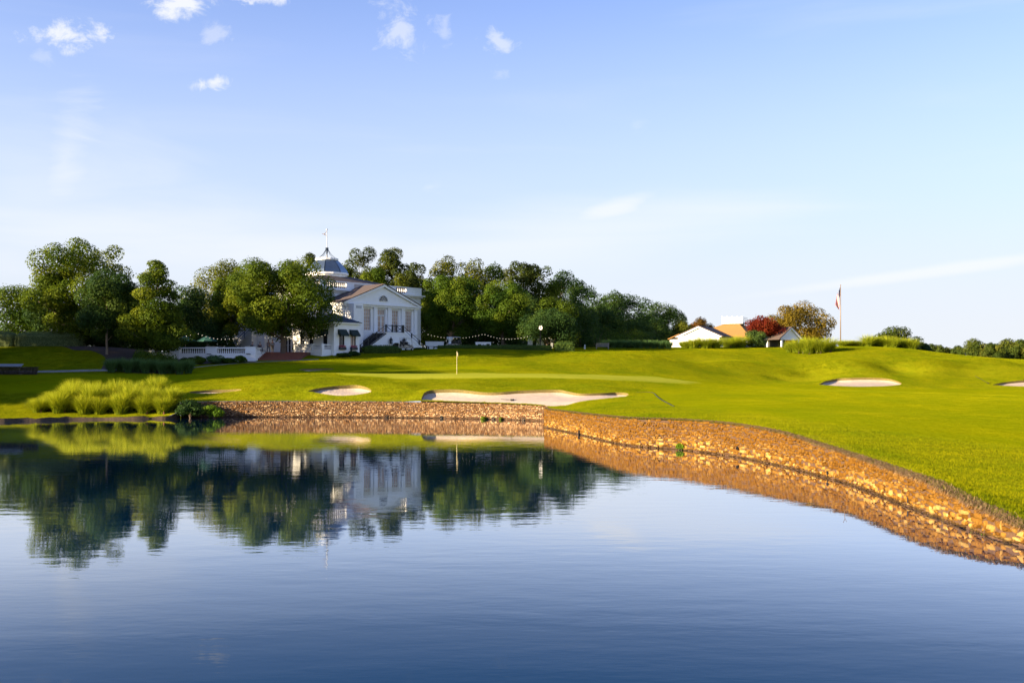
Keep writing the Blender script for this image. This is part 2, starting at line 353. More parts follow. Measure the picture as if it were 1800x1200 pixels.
def inpoly(p, poly):
    p = np.asarray(p, float); od = np.argsort(p[:, 1]); x, y = p[od, 0], p[od, 1]; r = np.zeros(len(p), bool); n = len(poly)
    for i in range(n):
        x0, y0 = poly[i][:2]; x1, y1 = poly[i - 1][:2]
        if y0 == y1: continue
        lo, hi = np.searchsorted(y, [min(y0, y1), max(y0, y1)])
        if hi > lo: r[lo:hi] ^= x[lo:hi] < (x1 - x0) * (y[lo:hi] - y0) / (y1 - y0) + x0
    out = np.zeros(len(p), bool); out[od] = r; return out
def polydist(p, poly, close=True, far=6.0):
    """distance to a polyline (capped at far) and the height it carries there"""
    a = np.asarray(poly, float); b = np.roll(a, -1, 0); p = np.asarray(p, float)
    if not close: a, b = a[:-1], b[:-1]
    od = np.argsort(p[:, 1]); q = p[od]; ys = np.ascontiguousarray(q[:, 1]); best = np.full(len(p), far * far); zz = np.zeros(len(p))
    for i in range(len(a)):
        lo, hi = np.searchsorted(ys, [min(a[i, 1], b[i, 1]) - far, max(a[i, 1], b[i, 1]) + far])
        if hi <= lo: continue
        xs = q[lo:hi, 0]; k = np.where((xs > min(a[i, 0], b[i, 0]) - far) & (xs < max(a[i, 0], b[i, 0]) + far))[0]
        if not len(k): continue
        k += lo; d = b[i, :2] - a[i, :2]; L = d @ d + 1e-12; pk = q[k]
        t = np.clip(((pk[:, 0] - a[i, 0]) * d[0] + (pk[:, 1] - a[i, 1]) * d[1]) / L, 0, 1)
        s = (pk[:, 0] - a[i, 0] - t * d[0]) ** 2 + (pk[:, 1] - a[i, 1] - t * d[1]) ** 2
        m = s < best[k]; km = k[m]; best[km] = s[m]
        if a.shape[1] > 2: zz[km] = a[i, 2] + t[m] * (b[i, 2] - a[i, 2])
    o = np.empty(len(p)); z = np.empty(len(p)); o[od] = np.sqrt(best); z[od] = zz
    return o, z

# bunkers: outlines as ground points, traced then put on the terrain
def ground_hit(x, y, lo=60, hi=200):
    """where the sight line through an image point meets the ground"""
    D = np.arange(lo, hi, .25); p = np.c_[(x - 900) / F * D, D]; z = rbf_fast(p); s = CZ - (y - 650) / F * D
    i = int(np.argmax(z >= s)); return p[i] if (z >= s).any() else p[-1]
BK = {
    'wide': [(741, 699), (748, 692), (760, 688), (790, 687), (815, 688), (850, 692), (880, 691.5), (915, 689), (960, 687.5), (985, 687.5), (1000, 690.5), (1022, 693.5), (1060, 692.5), (1085, 691.5), (1103, 693), (1098, 697.5), (1050, 702.5), (1010, 706), (985, 712), (972, 716.5), (955, 712.3), (900, 708.7), (850, 707.5), (800, 706.5), (745, 705)],
    'oval': [(540, 690.5), (560, 685), (580, 681.5), (600, 680), (625, 679.5), (642, 682), (653, 687.5), (645, 691), (620, 693.5), (590, 693.8), (560, 692.5)],
    'strip': [(332, 691), (345, 689.5), (380, 687.5), (415, 686), (424, 687.5), (400, 690), (360, 692.8), (338, 693)],
    'back': [(524, 652.2), (530, 650.6), (550, 649.8), (575, 649.6), (588, 650.4), (580, 652), (550, 652.6)],
    'right': [(1438, 677.3), (1450, 671.5), (1470, 667.5), (1495, 666), (1530, 665.6), (1560, 667), (1578, 671.5), (1584, 676), (1560, 678.6), (1520, 679.6), (1470, 679.2)],
    'edge': [(1744, 678), (1760, 674), (1780, 671.5), (1810, 669.5), (1850, 669), (1880, 673), (1870, 679), (1820, 680), (1770, 679.6)],
}
BKP = {}
for k, v in BK.items():
    pts = np.array([ground_hit(x, y, 84 if k in ('wide', 'oval', 'strip') else 110, 140 if k in ('wide', 'oval', 'strip') else 175) for x, y in v])
    c = catmull(list(pts) + [pts[0]], .3)[:-1]
    BKP[k] = c
_dn, _ = polydist(BKP['wide'], np.concatenate([far_c, near_c[1:]])[:, :2], False)
# keep the sand off the coping of the wall
for i in np.where(_dn < .45)[0]: BKP['wide'][i] += np.array([.05, .5])
def hgt(p, fast=False):
    p = np.asarray(p, float).reshape(-1, 2); z = rbf_fast(p) if fast else rbf(p)
    near = (np.abs(p[:, 0]) < 110) & (p[:, 1] < 110) & (p[:, 1] > -30)
    if near.any():
        d, zz = polydist(p[near], pond, True, 3.1); w = np.clip(d / 3.0, 0, 1); w = w * w * (3 - 2 * w)
        z[near] = zz * (1 - w) + z[near] * w
    for k, poly in BKP.items():
        c = poly.mean(0); rr = np.abs(poly - c).max() + 3
        m = (np.abs(p - c) < rr).all(1)
        if not m.any(): continue
        q = p[m]; d, _ = polydist(q, poly); ins = inpoly(q, poly) & (d > .02)
        dep = {'wide': .42, 'oval': .5, 'strip': .35, 'back': .25, 'right': .5, 'edge': .5}[k]
        fr = (q[:, 1] - poly[:, 1].min()) / (np.ptp(poly[:, 1]) + 1e-6)      # the lip is deep at the back, flush in front
        lf = np.clip(1.15 - (q[:, 0] - poly[:, 0].min()) / (np.ptp(poly[:, 0]) * .45), 0, 1)
        fr = np.maximum(np.clip(fr, 0, 1), lf * .9)
        t = np.clip(d / .9, 0, 1)
        z[m] -= np.where(ins, dep * fr * (.55 + .45 * t), 0)
        z[m] += np.where(~ins, .14 * fr * np.clip(1 - d / 1.6, 0, 1), 0)
    return z
def gz(x, y): return float(hgt([(x, y)])[0])

mulch_poly = np.array([(XP(x, D), D) for x, D in ((178, 119.5), (183, 123), (184, 126.5), (160, 130), (120, 132.5), (100, 150), (460, 150), (450, 132), (435, 130.5), (330, 127), (335, 122), (300, 118.5), (230, 117.3))])
mulch_poly = catmull(list(mulch_poly) + [mulch_poly[0]], .6)[:-1]
# grid points
gp = []
for D in np.geomspace(20, 430, 210):
    w = 12 if D > 45 else 16
    xs = (np.arange(-700, 2500, 16) - 900) / F * D + rng.uniform(-.02, .02)
    gp.append(np.c_[xs, np.full(len(xs), D)])
gp = np.concatenate(gp); gp = gp[(gp[:, 0] > -150) & (gp[:, 0] < 170)]
extra = []
for poly in BKP.values():
    c0, c1 = poly.min(0) - 1.5, poly.max(0) + 1.5
    g = np.stack(np.meshgrid(np.arange(c0[0], c1[0], .32), np.arange(c0[1], c1[1], .32)), -1).reshape(-1, 2); extra.append(g + rng.uniform(-.05, .05, g.shape))
extra = np.concatenate(extra)
off = []
for c in (far_c, near_c):
    t = np.gradient(c[:, :2], axis=0); t /= np.linalg.norm(t, axis=1)[:, None]; nrm = np.c_[-t[:, 1], t[:, 0]]
    for s in (.5, 1.0, 1.6, 2.3): off.append(c[::2, :2] + nrm[::2] * s); 
ring = [(r_ * math.cos(a), r_ * math.sin(a)) for r_ in (480, 650, 1000, 2000, 5000) for a in np.arange(0, 6.28, .26)]
bl = [(x, y) for x in np.arange(-190, 200, 12) for y in np.arange(-150, 20, 12)]
allp = np.concatenate([gp, extra, np.concatenate(off), np.array(ring), np.array(bl)])
allp = allp[~inpoly(allp, pond)]
dd, _ = polydist(allp, np.concatenate([left_c, far_c, near_c[1:]]), False); allp = allp[dd > .16]
for poly in BKP.values():
    m = (np.abs(allp - poly.mean(0)) < np.abs(poly - poly.mean(0)).max() + 2).all(1); idx = np.where(m)[0]
    d, _ = polydist(allp[idx], poly); allp = np.delete(allp, idx[d < .09], 0)
cons = [pond[:, :2]] + list(BKP.values()) + [mulch_poly]
pts = [Vector(p) for p in allp]; edges = []
for c in cons:
    b = len(pts); pts += [Vector(p) for p in c]; edges += [(b + i, b + (i + 1) % len(c)) for i in range(len(c))]
ov, oe, of, *_ = delaunay_2d_cdt(pts, edges, [], 0, 1e-5)
V2 = np.array([(v.x, v.y) for v in ov]); Fc = np.array([f for f in of if len(f) == 3]); cen = V2[Fc].mean(1)
a_, b_, c_ = V2[Fc[:, 0]], V2[Fc[:, 1]], V2[Fc[:, 2]]
ar = np.abs((b_[:, 0] - a_[:, 0]) * (c_[:, 1] - a_[:, 1]) - (b_[:, 1] - a_[:, 1]) * (c_[:, 0] - a_[:, 0]))
keep = (~inpoly(cen, pond)) & (ar > 1e-6); Fc = Fc[keep]; cen = cen[keep]
Zh = hgt(V2)
V3 = np.c_[V2, Zh]
# mowing zones: 0 rough, 1 fairway, 2 putting green
green = np.array([(XP(x, D), D) for x, D in ((560, 112), (600, 107.5), (700, 106), (850, 106.5), (1000, 107.5), (1120, 110), (1215, 117), (1230, 124), (1150, 128), (1000, 125), (850, 122.5), (700, 119.5), (600, 115))])
fair = np.array([(XP(x, D), D) for x, D in ((1120, 92), (1130, 82), (1200, 70), (1330, 60), (1500, 51), (1700, 46.5), (1950, 44), (2600, 44), (2600, 133), (1900, 134), (1600, 134), (1440, 136), (1300, 132), (1225, 126), (1190, 112), (1130, 101))])
fair2 = np.array([(XP(x, D), D) for x, D in ((-300, 106), (60, 104.5), (300, 106), (420, 110), (520, 114), (620, 121), (720, 126), (900, 129.5), (900, 133), (650, 131), (480, 127), (300, 118), (160, 116.5), (-300, 116))])
def soft(poly, w):
    d, _ = polydist(V2, poly); s = np.where(inpoly(V2, poly), d, -d); return np.clip(s / w * .5 + .5, 0, 1)
mow = np.maximum(np.maximum(soft(fair, .9), soft(fair2, 1.2)), 2 * soft(green, .5))
dsh, _ = polydist(V2, np.concatenate([far_c, near_c[1:]]), False)
dry = np.clip(1 - dsh / 1.3, 0, 1)

sand_id = np.full(len(cen), -1)
for i, poly in enumerate(BKP.values()):
    sand_id[inpoly(cen, poly)] = i
def submesh(name, faces, mat, attrs=None, dz=0):
    u, inv = np.unique(faces, return_inverse=True); v = V3[u].copy(); v[:, 2] += dz
    return link(name, np_mesh(name, v, inv, 3, {k: a[u] for k, a in (attrs or {}).items()}, True), mat)

def grass_mat():
    m = Mat('mown_grass')
    mw = m.attr('mow').outputs['Fac']; dr = m.attr('dry').outputs['Fac']
    big = m.noise(.09, 2); mid = m.noise(.6, 3); fine = m.noise(9, 2, sc=(1, .45, 1))
    streak = m.noise(.28, 3, sc=(.35, 1, 1))
    r = m.ramp(big, [(.3, (.125, .165, .004)), (.7, (.190, .200, .004))])
    r = m.mix(m.ramp(mid, [(.35, (0, 0, 0)), (.75, (.55, .55, .55))]), r, (.26, .235, .006))
    r = m.mix(.6, r, m.ramp(fine, [(.25, (.35, .38, .3)), (.75, (1.5, 1.45, 1.3))]), 'MULTIPLY')
    f = m.ramp(streak, [(.3, (.165, .200, .002)), (.7, (.220, .228, .002))])
    g = m.ramp(streak, [(.3, (.265, .29, .02)), (.7, (.34, .34, .03))])
    f = m.mix(.25, f, m.ramp(fine, [(.25, (.5, .5, .5)), (.75, (1.4, 1.4, 1.4))]), 'MULTIPLY')
    c = m.mix(m.math('MINIMUM', mw, 1.0), r, f); c = m.mix(m.math('SUBTRACT', mw, 1.0, True), c, g)
    c = m.mix(m.math('MULTIPLY', dr, m.ramp(mid, [(.35, (.1, .1, .1)), (.65, (.9, .9, .9))])), c, (.27, .20, .075))
    m.col(c); m.set(Roughness=.9); m.b.inputs['Specular IOR Level'].default_value = .0
    m.b.inputs['Sheen Weight'].default_value = .0; m.b.inputs['Sheen Roughness'].default_value = .7; m.b.inputs['Sheen Tint'].default_value = (.55, .6, .01, 1)
    h = m.noise(2.2, 4, rough=.7)
    m.bump(h, .55, .12)
    return m.m
M['grass'] = grass_mat()
g_o = submesh('ground', Fc[sand_id < 0], M['grass'], {'mow': mow, 'dry': dry}); tag(g_o, kind='structure')
def sand_mat():
    m = Mat('bunker_sand')
    f = m.noise(1.5, 5); m.col(m.ramp(f, [(.3, (.38, .30, .235)), (.7, (.47, .375, .29))])); m.set(Roughness=.95)
    m.bump(m.math('ADD', m.noise(5, 4), m.math('MULTIPLY', m.noise(3, 3, sc=(1.2, 7, 1)), .6)), .7, .07); return m.m
M['sand'] = sand_mat()
M['lip'] = pm('turf_lip', (.20, .14, .04), (.08, .07, .015), 9, .95, .6, 20)
for i, k in enumerate(BKP):
    poly = BKP[k]; fs = Fc[sand_id == i]; u, inv = np.unique(fs, return_inverse=True); v = V3[u].copy()
    d, _ = polydist(v[:, :2], poly); ed = d < .01; dep = {'wide': .30, 'oval': .36, 'strip': .24, 'back': .16, 'right': .34, 'edge': .34}[k]
    def drop(q):
        fr = np.clip((q[:, 1] - poly[:, 1].min()) / np.ptp(poly[:, 1]), 0, 1); lf = np.clip(1.15 - (q[:, 0] - poly[:, 0].min()) / (np.ptp(poly[:, 0]) * .45), 0, 1)
        return .14 * np.maximum(fr, .9 * lf) + np.maximum(fr, .9 * lf) * dep * .55 + .01
    v[ed, 2] -= drop(v[ed, :2])
    o = link('sand_bunker', np_mesh('sand_bunker', v, inv, 3, None, True), M['sand']); tag(o, kind='structure')
    z = hgt(poly); n_ = len(poly); lo = z - drop(poly) - .02
    sv = np.concatenate([np.c_[poly, z], np.c_[poly, lo]]); sf = [(q, (q + 1) % n_, (q + 1) % n_ + n_, q + n_) for q in range(n_)]
    tag(link('bunker_lip', np_mesh('bunker_lip', sv, sf, 4, None, True), M['lip']), kind='structure')
# ------------------------------------------------------------------ water
def water_mat():
    m = Mat('pond_water')
    c = m.n('ShaderNodeTexCoord')
    def nz(scale, sx, sy, det):
        mp = m.n('ShaderNodeMapping'); mp.inputs['Scale'].default_value = (sx, sy, 1); m.l(c.outputs['Object'], mp.inputs[0])
        q = m.n('ShaderNodeTexNoise'); m.l(mp.outputs[0], q.inputs['Vector']); q.inputs['Scale'].default_value = scale; q.inputs['Detail'].default_value = det
        return q.outputs['Fac']
    a = nz(.9, .6, 1.5, 3); b = nz(4.5, .6, 1.3, 2); g = nz(.05, 1, 1.6, 2)
    amp = m.ramp(g, [(.35, (.35, .35, .35)), (.65, (1, 1, 1))])
    h = m.math('ADD', m.math('MULTIPLY', a, 1.0), m.math('MULTIPLY', b, .16))
    bp = m.bump(m.math('MULTIPLY', h, amp), 1.0, .0065)
    # murky blue body under a mirror that strengthens towards grazing view (hand-shaped curve, steeper than real water)
    body = m.n('ShaderNodeBsdfDiffuse'); body.inputs[0].default_value = (.0002, .025, .078, 1)
    gl = m.n('ShaderNodeBsdfGlossy'); gl.inputs['Roughness'].default_value = .02; gl.inputs[0].default_value = (.98, .98, .98, 1)
    lwt = m.n('ShaderNodeLayerWeight'); lwt.inputs[0].default_value = .5
    for q in (gl, lwt): m.l(bp.outputs[0], q.inputs['Normal'])
    rr_ = m.ramp(lwt.outputs['Facing'], [(0, (.02, .02, .02)), (.60, (.04, .04, .04)), (.70, (.07, .07, .07)), (.75, (.17, .17, .17)), (.80, (.42, .42, .42)), (.84, (.70, .70, .70)), (.90, (.91, .91, .91)), (1, (.97, .97, .97))])
    mx = m.n('ShaderNodeMixShader'); m.l(rr_, mx.inputs[0]); m.l(body.outputs[0], mx.inputs[1]); m.l(gl.outputs[0], mx.inputs[2]); m.l(mx.outputs[0], m.o.inputs[0])
    return m.m
wp = np.array([(-100, -30, 0), (20, -30, 0), (20, 100, 0), (-100, 100, 0)], float)
pv = pond[:, :2] - pond[:, :2].mean(0); 
wv = [(x, y, 0) for x in np.linspace(-70, 17.5, 30) for y in np.linspace(-17, 98, 40)]
wf = [(i * 40 + j, (i + 1) * 40 + j, (i + 1) * 40 + j + 1, i * 40 + j + 1) for i in range(29) for j in range(39)]
tag(link('pond_water', np_mesh('pond_water', wv, wf, 4), water_mat()), kind='structure')
# natural bank below the turf on the left: dark wet soil
def soil_mat():
    m = Mat('wet_soil'); m.col(m.ramp(m.noise(5, 5), [(.3, (.03, .02, .013)), (.7, (.09, .055, .03))])); m.set(Roughness=.9); m.bump(m.noise(9, 5), .8, .08); return m.m
M['soil'] = soil_mat()
lc = left_c; bank = np.concatenate([np.c_[lc[:, :2], lc[:, 2] - .01], np.c_[lc[:, 0] + .0, lc[:, 1] - .12, np.full(len(lc), .12)], np.c_[lc[:, 0] + .1, lc[:, 1] - .35, np.full(len(lc), -.6)]])
n_ = len(lc); bf = [(r_ * n_ + i, r_ * n_ + i + 1, (r_ + 1) * n_ + i + 1, (r_ + 1) * n_ + i) for r_ in (0, 1) for i in range(n_ - 1)]
tag(link('bank_soil', np_mesh('bank_soil', bank, bf, 4, None, True), M['soil']), kind='structure')

# ------------------------------------------------------------------ stone retaining walls
def stone_mat(name, cols, stn):
    m = Mat(name); t = m.attr('tint').outputs['Fac']
    geo = m.n('ShaderNodeNewGeometry'); sx = m.n('ShaderNodeSeparateXYZ'); m.l(geo.outputs['Position'], sx.inputs[0])
    base = m.ramp(t, cols)
    st = m.noise(.35, 5, 'Object', sc=(1, 1, .6)); hh = m.math('MULTIPLY', sx.outputs[2], .42)
    stain = m.ramp(m.math('ADD', m.math('MULTIPLY', st, .9), m.math('SUBTRACT', hh, .20)), [(.30, (0, 0, 0)), (.60, (stn, stn, stn))])
    c = m.mix(stain, base, m.mix(m.noise(5, 3), (.055, .024, .004), (.20, .092, .013)))
    c = m.mix(.6, c, m.ramp(m.noise(14, 5), [(.25, (.45, .42, .4)), (.75, (1.45, 1.45, 1.45))]), 'MULTIPLY')
    wet = m.n('ShaderNodeMapRange'); m.l(sx.outputs[2], wet.inputs[0]); wet.inputs[1].default_value = .05; wet.inputs[2].default_value = .15; wet.inputs[3].default_value = .92; wet.inputs[4].default_value = 0
    c = m.mix(wet.outputs[0], c, (.035, .022, .012))
    m.col(c); m.set(Roughness=.9); m.b.inputs['Specular IOR Level'].default_value = .03; m.bump(m.noise(22, 5), .8, .035)
    return m.m
M['stone'] = stone_mat('rubble_stone', [(0, (.055, .022, .004)), (.3, (.17, .080, .013)), (.65, (.31, .165, .034)), (1, (.50, .34, .12))], .85)
M['palestone'] = stone_mat('pale_rubble_stone', [(0, (.09, .042, .018)), (.3, (.26, .14, .062)), (.65, (.42, .265, .135)), (1, (.60, .45, .28))], .38)
M['mortar'] = pm('wall_mortar', (.11, .055, .026), (.05, .026, .014), 10, .95, .5, 30)
def arclen(c): return np.r_[0, np.cumsum(np.linalg.norm(np.diff(c[:, :2], axis=0), axis=1))]
class Wall:
    def __init__(s, c):
        s.c = c; s.s = arclen(c); s.L = s.s[-1]
    def at(s, t):
        x = np.interp(t, s.s, s.c[:, 0]); y = np.interp(t, s.s, s.c[:, 1]); z = np.interp(t, s.s, s.c[:, 2])
        e = .25; dx = np.interp(t + e, s.s, s.c[:, 0]) - np.interp(t - e, s.s, s.c[:, 0]); dy = np.interp(t + e, s.s, s.c[:, 1]) - np.interp(t - e, s.s, s.c[:, 1])
        l = math.hypot(dx, dy) + 1e-9
        return x, y, z, dx / l, dy / l, dy / l, -dx / l      # point, top, tangent, normal towards the water
def wall_stones(w, rg, t0, t1, hmin=.05, hmax=.165, lmin=.09, lmax=.34):
    out = []; z = -.22
    while z < 1.75:
        hc = rg.uniform(hmin, hmax); t = t0 + rg.uniform(0, .2)
        while t < t1:
            ln = min(.62, rg.lognormal(math.log(.145), .45)) * (1.0 + .5 * (hc > .15)); x, y, top, *_ = w.at(t + ln / 2)
            zz = z + rg.normal(0, .032); hh = hc * rg.uniform(.72, 1.12)
            if zz + hh > top: hh = top - zz + rg.uniform(-.03, .02)
            if hh > .05: out.append((t, ln, zz, hh))
            t += ln + rg.uniform(.008, .022)
        z += hc + .012
    return out
def stone_geo(w, st, rg):
    t, ln, z, h = st; j = lambda k: rg.normal(0, k)
    x, y, _, tx, ty, nx, ny = w.at(t + ln / 2); pr = .03 + abs(rg.normal(0, .03)); vs = []
    kx, kz = min(.032, ln * .13), min(.030, h * .17)
    base = [(-ln / 2 + j(kx), j(kz)), (ln / 2 + j(kx), j(kz)), (ln / 2 + j(kx), h + j(kz)), (-ln / 2 + j(kx), h + j(kz))]
    i1, i2 = .018, min(ln, h) * rg.uniform(.15, .32)
    for dpt, ins in ((-.08, 0), (pr * .45, i1 * .4), (pr, i2)):
        for q, (a, b) in enumerate(base):
            a2 = a + (ins if a < 0 else -ins); b2 = b + (ins if b < h / 2 else -ins); d = dpt + (j(.006) if dpt > 0 else 0)
            vs.append((x + tx * a2 + nx * d, y + ty * a2 + ny * d, z + b2))
    fs = []
    for r_ in (0, 4):
        for k in range(4): fs.append((r_ + k, r_ + (k + 1) % 4, r_ + 4 + (k + 1) % 4, r_ + 4 + k))
    fs.append((8, 9, 10, 11)); return vs, fs
def build_wall(c, name, label, singles, rg, sm='stone'):
    w = Wall(c)
    cx, cy, _ = c[len(c) // 2]
    root = empty(name, (cx, cy, 0), 0, label=label, cat='stone wall', kind='thing')
    # core of mortar with the coping behind
    n = len(c); inner = []; v = []
    t = np.gradient(c[:, :2], axis=0); t /= np.linalg.norm(t, axis=1)[:, None]; nr = np.c_[t[:, 1], -t[:, 0]]
    for d, zz in ((0, None), (0, -.8), (-.42, -.8), (-.42, None)):
        q = c[:, :2] + nr * d; v.append(np.c_[q, (c[:, 2] - .035) if zz is None else np.full(n, zz)])
    v = np.concatenate(v) - np.array([cx, cy, 0]); f = []
    for a in range(4):
        b = (a + 1) % 4
        f += [(a * n + i, a * n + i + 1, b * n + i + 1, b * n + i) for i in range(n - 1)]
    link('mortar_core', np_mesh('mortar_core', v, f, 4), M['mortar'], root)
    stones = wall_stones(w, rg, 0, w.L)
    def dist(st): p = w.at(st[0] + st[1] / 2); return p[1] if p[0] / p[1] < .53 and st[2] > -.1 else 1e6
    order = sorted(stones, key=dist); own = order[:singles]; rest = order[singles:]
    for st in own:
        vs, fs = stone_geo(w, st, rg); o = np.array(vs).mean(0)
        tv = rg.beta(1.3, 1.4)
        me = np_mesh('stone', np.array(vs) - o, fs, 4, {'tint': [tv] * len(vs)})
        so_ = link('stone', me, M[sm], root); so_.location = o - np.array([cx, cy, 0])
    V, Fs, T = [], [], []
    for st in rest:
        vs, fs = stone_geo(w, st, rg); b = len(V); V += vs; Fs += [tuple(i + b for i in q) for q in fs]; T += [rg.beta(1.3, 1.4)] * len(vs)
    o = link('stonework', np_mesh('stonework', np.array(V) - np.array([cx, cy, 0]), Fs, 4, {'tint': T}), M[sm], root); o['kind'] = 'stuff'
    return root, w
rgw = np.random.default_rng(11)
far_wall, FW = build_wall(far_c, 'stone_wall', 'long straight rubble stone retaining wall below the bunkers across the pond', 0, rgw, 'palestone')
near_wall, NW = build_wall(near_c, 'stone_wall', 'curving rubble stone retaining wall sweeping towards the viewer on the right shore', 300, rgw)

# ------------------------------------------------------------------ vegetation
def leaf_mat(name, dark, mid, light, trans=.38):
    m = Mat(name); t = m.attr('tint').outputs['Fac']
    c = m.ramp(t, [(0, dark), (.5, mid), (1, light)])
    m.col(c); m.set(Roughness=.6); m.b.inputs['Specular IOR Level'].default_value = .06
    tr = m.n('ShaderNodeBsdfTranslucent'); m.l(m.mix(1.0, c, (1.25, 1.15, .55), 'MULTIPLY'), tr.inputs[0])
    mx = m.n('ShaderNodeMixShader'); mx.inputs[0].default_value = trans
    m.l(m.b.outputs[0], mx.inputs[1]); m.l(tr.outputs[0], mx.inputs[2]); m.l(mx.outputs[0], m.o.inputs[0])
    return m.m
L = {
    'oak': leaf_mat('oak_leaves', (.030, .060, .007), (.078, .118, .009), (.165, .190, .013)),
    'green': leaf_mat('broad_leaves', (.026, .062, .008), (.066, .115, .010), (.15, .185, .014)),
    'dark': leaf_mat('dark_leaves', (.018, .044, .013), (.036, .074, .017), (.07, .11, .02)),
    'pine': leaf_mat('pine_needles', (.028, .044, .011), (.056, .078, .014), (.12, .125, .02)),
    'gold': leaf_mat('golden_leaves', (.048, .062, .009), (.098, .118, .011), (.19, .18, .016)),
    'red': leaf_mat('red_maple_leaves', (.08, .010, .006), (.16, .022, .010), (.28, .07, .016)),
    'rust': leaf_mat('rusty_leaves', (.07, .045, .012), (.13, .075, .014), (.24, .10, .020)),
    'far': leaf_mat('far_leaves', (.032, .056, .010), (.066, .092, .013), (.13, .135, .018)),
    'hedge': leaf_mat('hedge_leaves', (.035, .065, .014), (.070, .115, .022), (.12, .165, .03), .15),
    'lifthedge': leaf_mat('lightened_hedge_leaves', (.13, .165, .06), (.21, .26, .10), (.30, .35, .15), .15),  # hedge green lightened to make up for scarce light at the far left
    'autumn': leaf_mat('autumn_leaves', (.075, .055, .008), (.155, .115, .012), (.29, .19, .02)),
    'lime': leaf_mat('lime_leaves', (.08, .16, .012), (.14, .23, .016), (.22, .30, .02)),
    'reed': leaf_mat('reed_blades', (.075, .115, .007), (.25, .31, .014), (.55, .55, .05), .45),
    'shadeblue': leaf_mat('shade_blue_blades', (.045, .095, .035), (.085, .165, .055), (.15, .24, .08), .35),  # reed green darkened and cooled for clumps in shade, also one shrub
    'turf': leaf_mat('turf_blades', (.15, .17, .008), (.24, .24, .010), (.36, .33, .02), .3),
    'straw': leaf_mat('dry_straw', (.14, .08, .04), (.28, .175, .085), (.42, .30, .14), .1),
}
def leaves(rg, P, N, size, tint):
    """one folded diamond per leaf point"""
    n = len(P); N = N / (np.linalg.norm(N, axis=1)[:, None] + 1e-9)
    a = np.cross(N, rg.normal(size=(n, 3))); a /= np.linalg.norm(a, axis=1)[:, None] + 1e-9; b = np.cross(N, a)
    s = (size * rg.uniform(.65, 1.35, n))[:, None]
    V = np.stack([P - a * s * .5, P + b * s * .36 + N * s * .10, P + a * s * .5, P - b * s * .36 + N * s * .10], 1).reshape(-1, 3)
    i = np.arange(n)[:, None] * 4
    Lp = np.concatenate([i + 0, i + 1, i + 2, i + 3], 1)
    return V, Lp, np.repeat(tint, 4)
def crown_mesh(rg, rx, rz, ncl, nleaf, size, shape='round', tvar=.22, hollow=.55, crf=1.0):
    """leaf crown around origin at crown centre; radius rx, half height rz"""
    C = []
    while len(C) < ncl:
        d = rg.normal(size=3); d /= np.linalg.norm(d)
        r = rg.uniform(.1, 1) ** .40 * .84
        p = d * r
        if shape == 'round' and p[2] < -.8: continue
        if shape == 'flat' and p[2] < -.35: continue
        if shape == 'cone':
            u_ = rg.uniform(0, 1) ** 1.15; th_ = rg.uniform(0, 6.283); rr_ = (1 - u_) ** .62 * .92 * math.sqrt(rg.uniform(.25, 1)) * (.75 + .25 * math.cos(3 * th_ + 9 * u_))
            if u_ < .08: rr_ *= .75
            p = np.array([rr_ * math.cos(th_), rr_ * math.sin(th_), u_ * 1.85 - .92])
        if shape == 'pine' and p[2] < -.5: continue
        C.append(p)
    C = np.array(C); C[:, :2] *= rx; C[:, 2] *= rz
    cr = rg.uniform(.65, 1.25, ncl) * (2.1 / ncl ** .40) * rx * .80 * crf
    if shape == 'cone': cr *= np.clip(.95 - .35 * (C[:, 2] / rz), .5, 1.3)
    # drop deep interior, weigh by surface
    k = rg.choice(ncl, nleaf, p=cr ** 2 / (cr ** 2).sum())
    d = rg.normal(size=(nleaf, 3)); d[:, 2] += .25; d /= np.linalg.norm(d, axis=1)[:, None]
    rad = hollow + (1 - hollow) * rg.uniform(0, 1, nleaf) ** .6
    rad *= np.where(rg.random(nleaf) < .05, rg.uniform(1.02, 1.28, nleaf), 1)
    P = C[k] + d * (cr[k] * rad)[:, None] * np.array([1, 1, .72])
    N = d + rg.normal(0, .40, (nleaf, 3)) + np.array([0, 0, .2])
    zl, zh = np.percentile(P[:, 2], [.6, 99.6]); fz = rz / zh
    if shape in ('round', 'cone'): fz = 2 * rz / (zh - zl); z0_ = -(zh + zl) / 2; P[:, 2] += z0_; C[:, 2] += z0_
    fr_ = rx / np.percentile(np.hypot(P[:, 0], P[:, 1]), 98.5)
    S_ = np.array([fr_, fr_, fz]); P *= S_; C *= S_
    ct = np.clip(rg.normal(.45, tvar, ncl), .05, .95)
    t = np.clip(ct[k] + rg.normal(0, .09, nleaf), 0, 1)
    V, Lp, T = leaves(rg, P, N, size, t)
    return np_mesh('crown', V, Lp, 4, {'tint': T}), C, cr
def trunk_mesh(rg, h0, C, r0, zc, nb=9):
    """tapered trunk from 0 up into the crown with limbs to some clumps (C relative to crown centre at height zc)"""
    mb = MB(); lean = rg.normal(0, .02, 2) * h0
    top = zc + C[:, 2].max() * .55
    path = [(0, 0, -.5), (0, 0, 0)] + [(lean[0] * t + rg.normal(0, .04) * r0 * 3, lean[1] * t + rg.normal(0, .04) * r0 * 3, top * t) for t in (.2, .4, .6, .8, 1)]
    mb.tube(path, [r0 * 1.5, r0 * 1.25, r0, r0 * .88, r0 * .65, r0 * .4, r0 * .12], 8)
    idx = rg.permutation(len(C))[:nb]
    for i in idx:
        c = C[i] + np.array([0, 0, zc]); z0 = min(max(h0 * .75, c[2] - np.hypot(c[0], c[1]) * .8), top * .85); t = z0 / top
        s = np.array([lean[0] * t, lean[1] * t, z0]); m = s * .5 + c * .5 + np.array([0, 0, .06 * np.linalg.norm(c - s)])
        rr = r0 * (.42 * (1 - t) + .14); mb.tube([s, m, c], [rr, rr * .65, rr * .2], 5)
    return mb
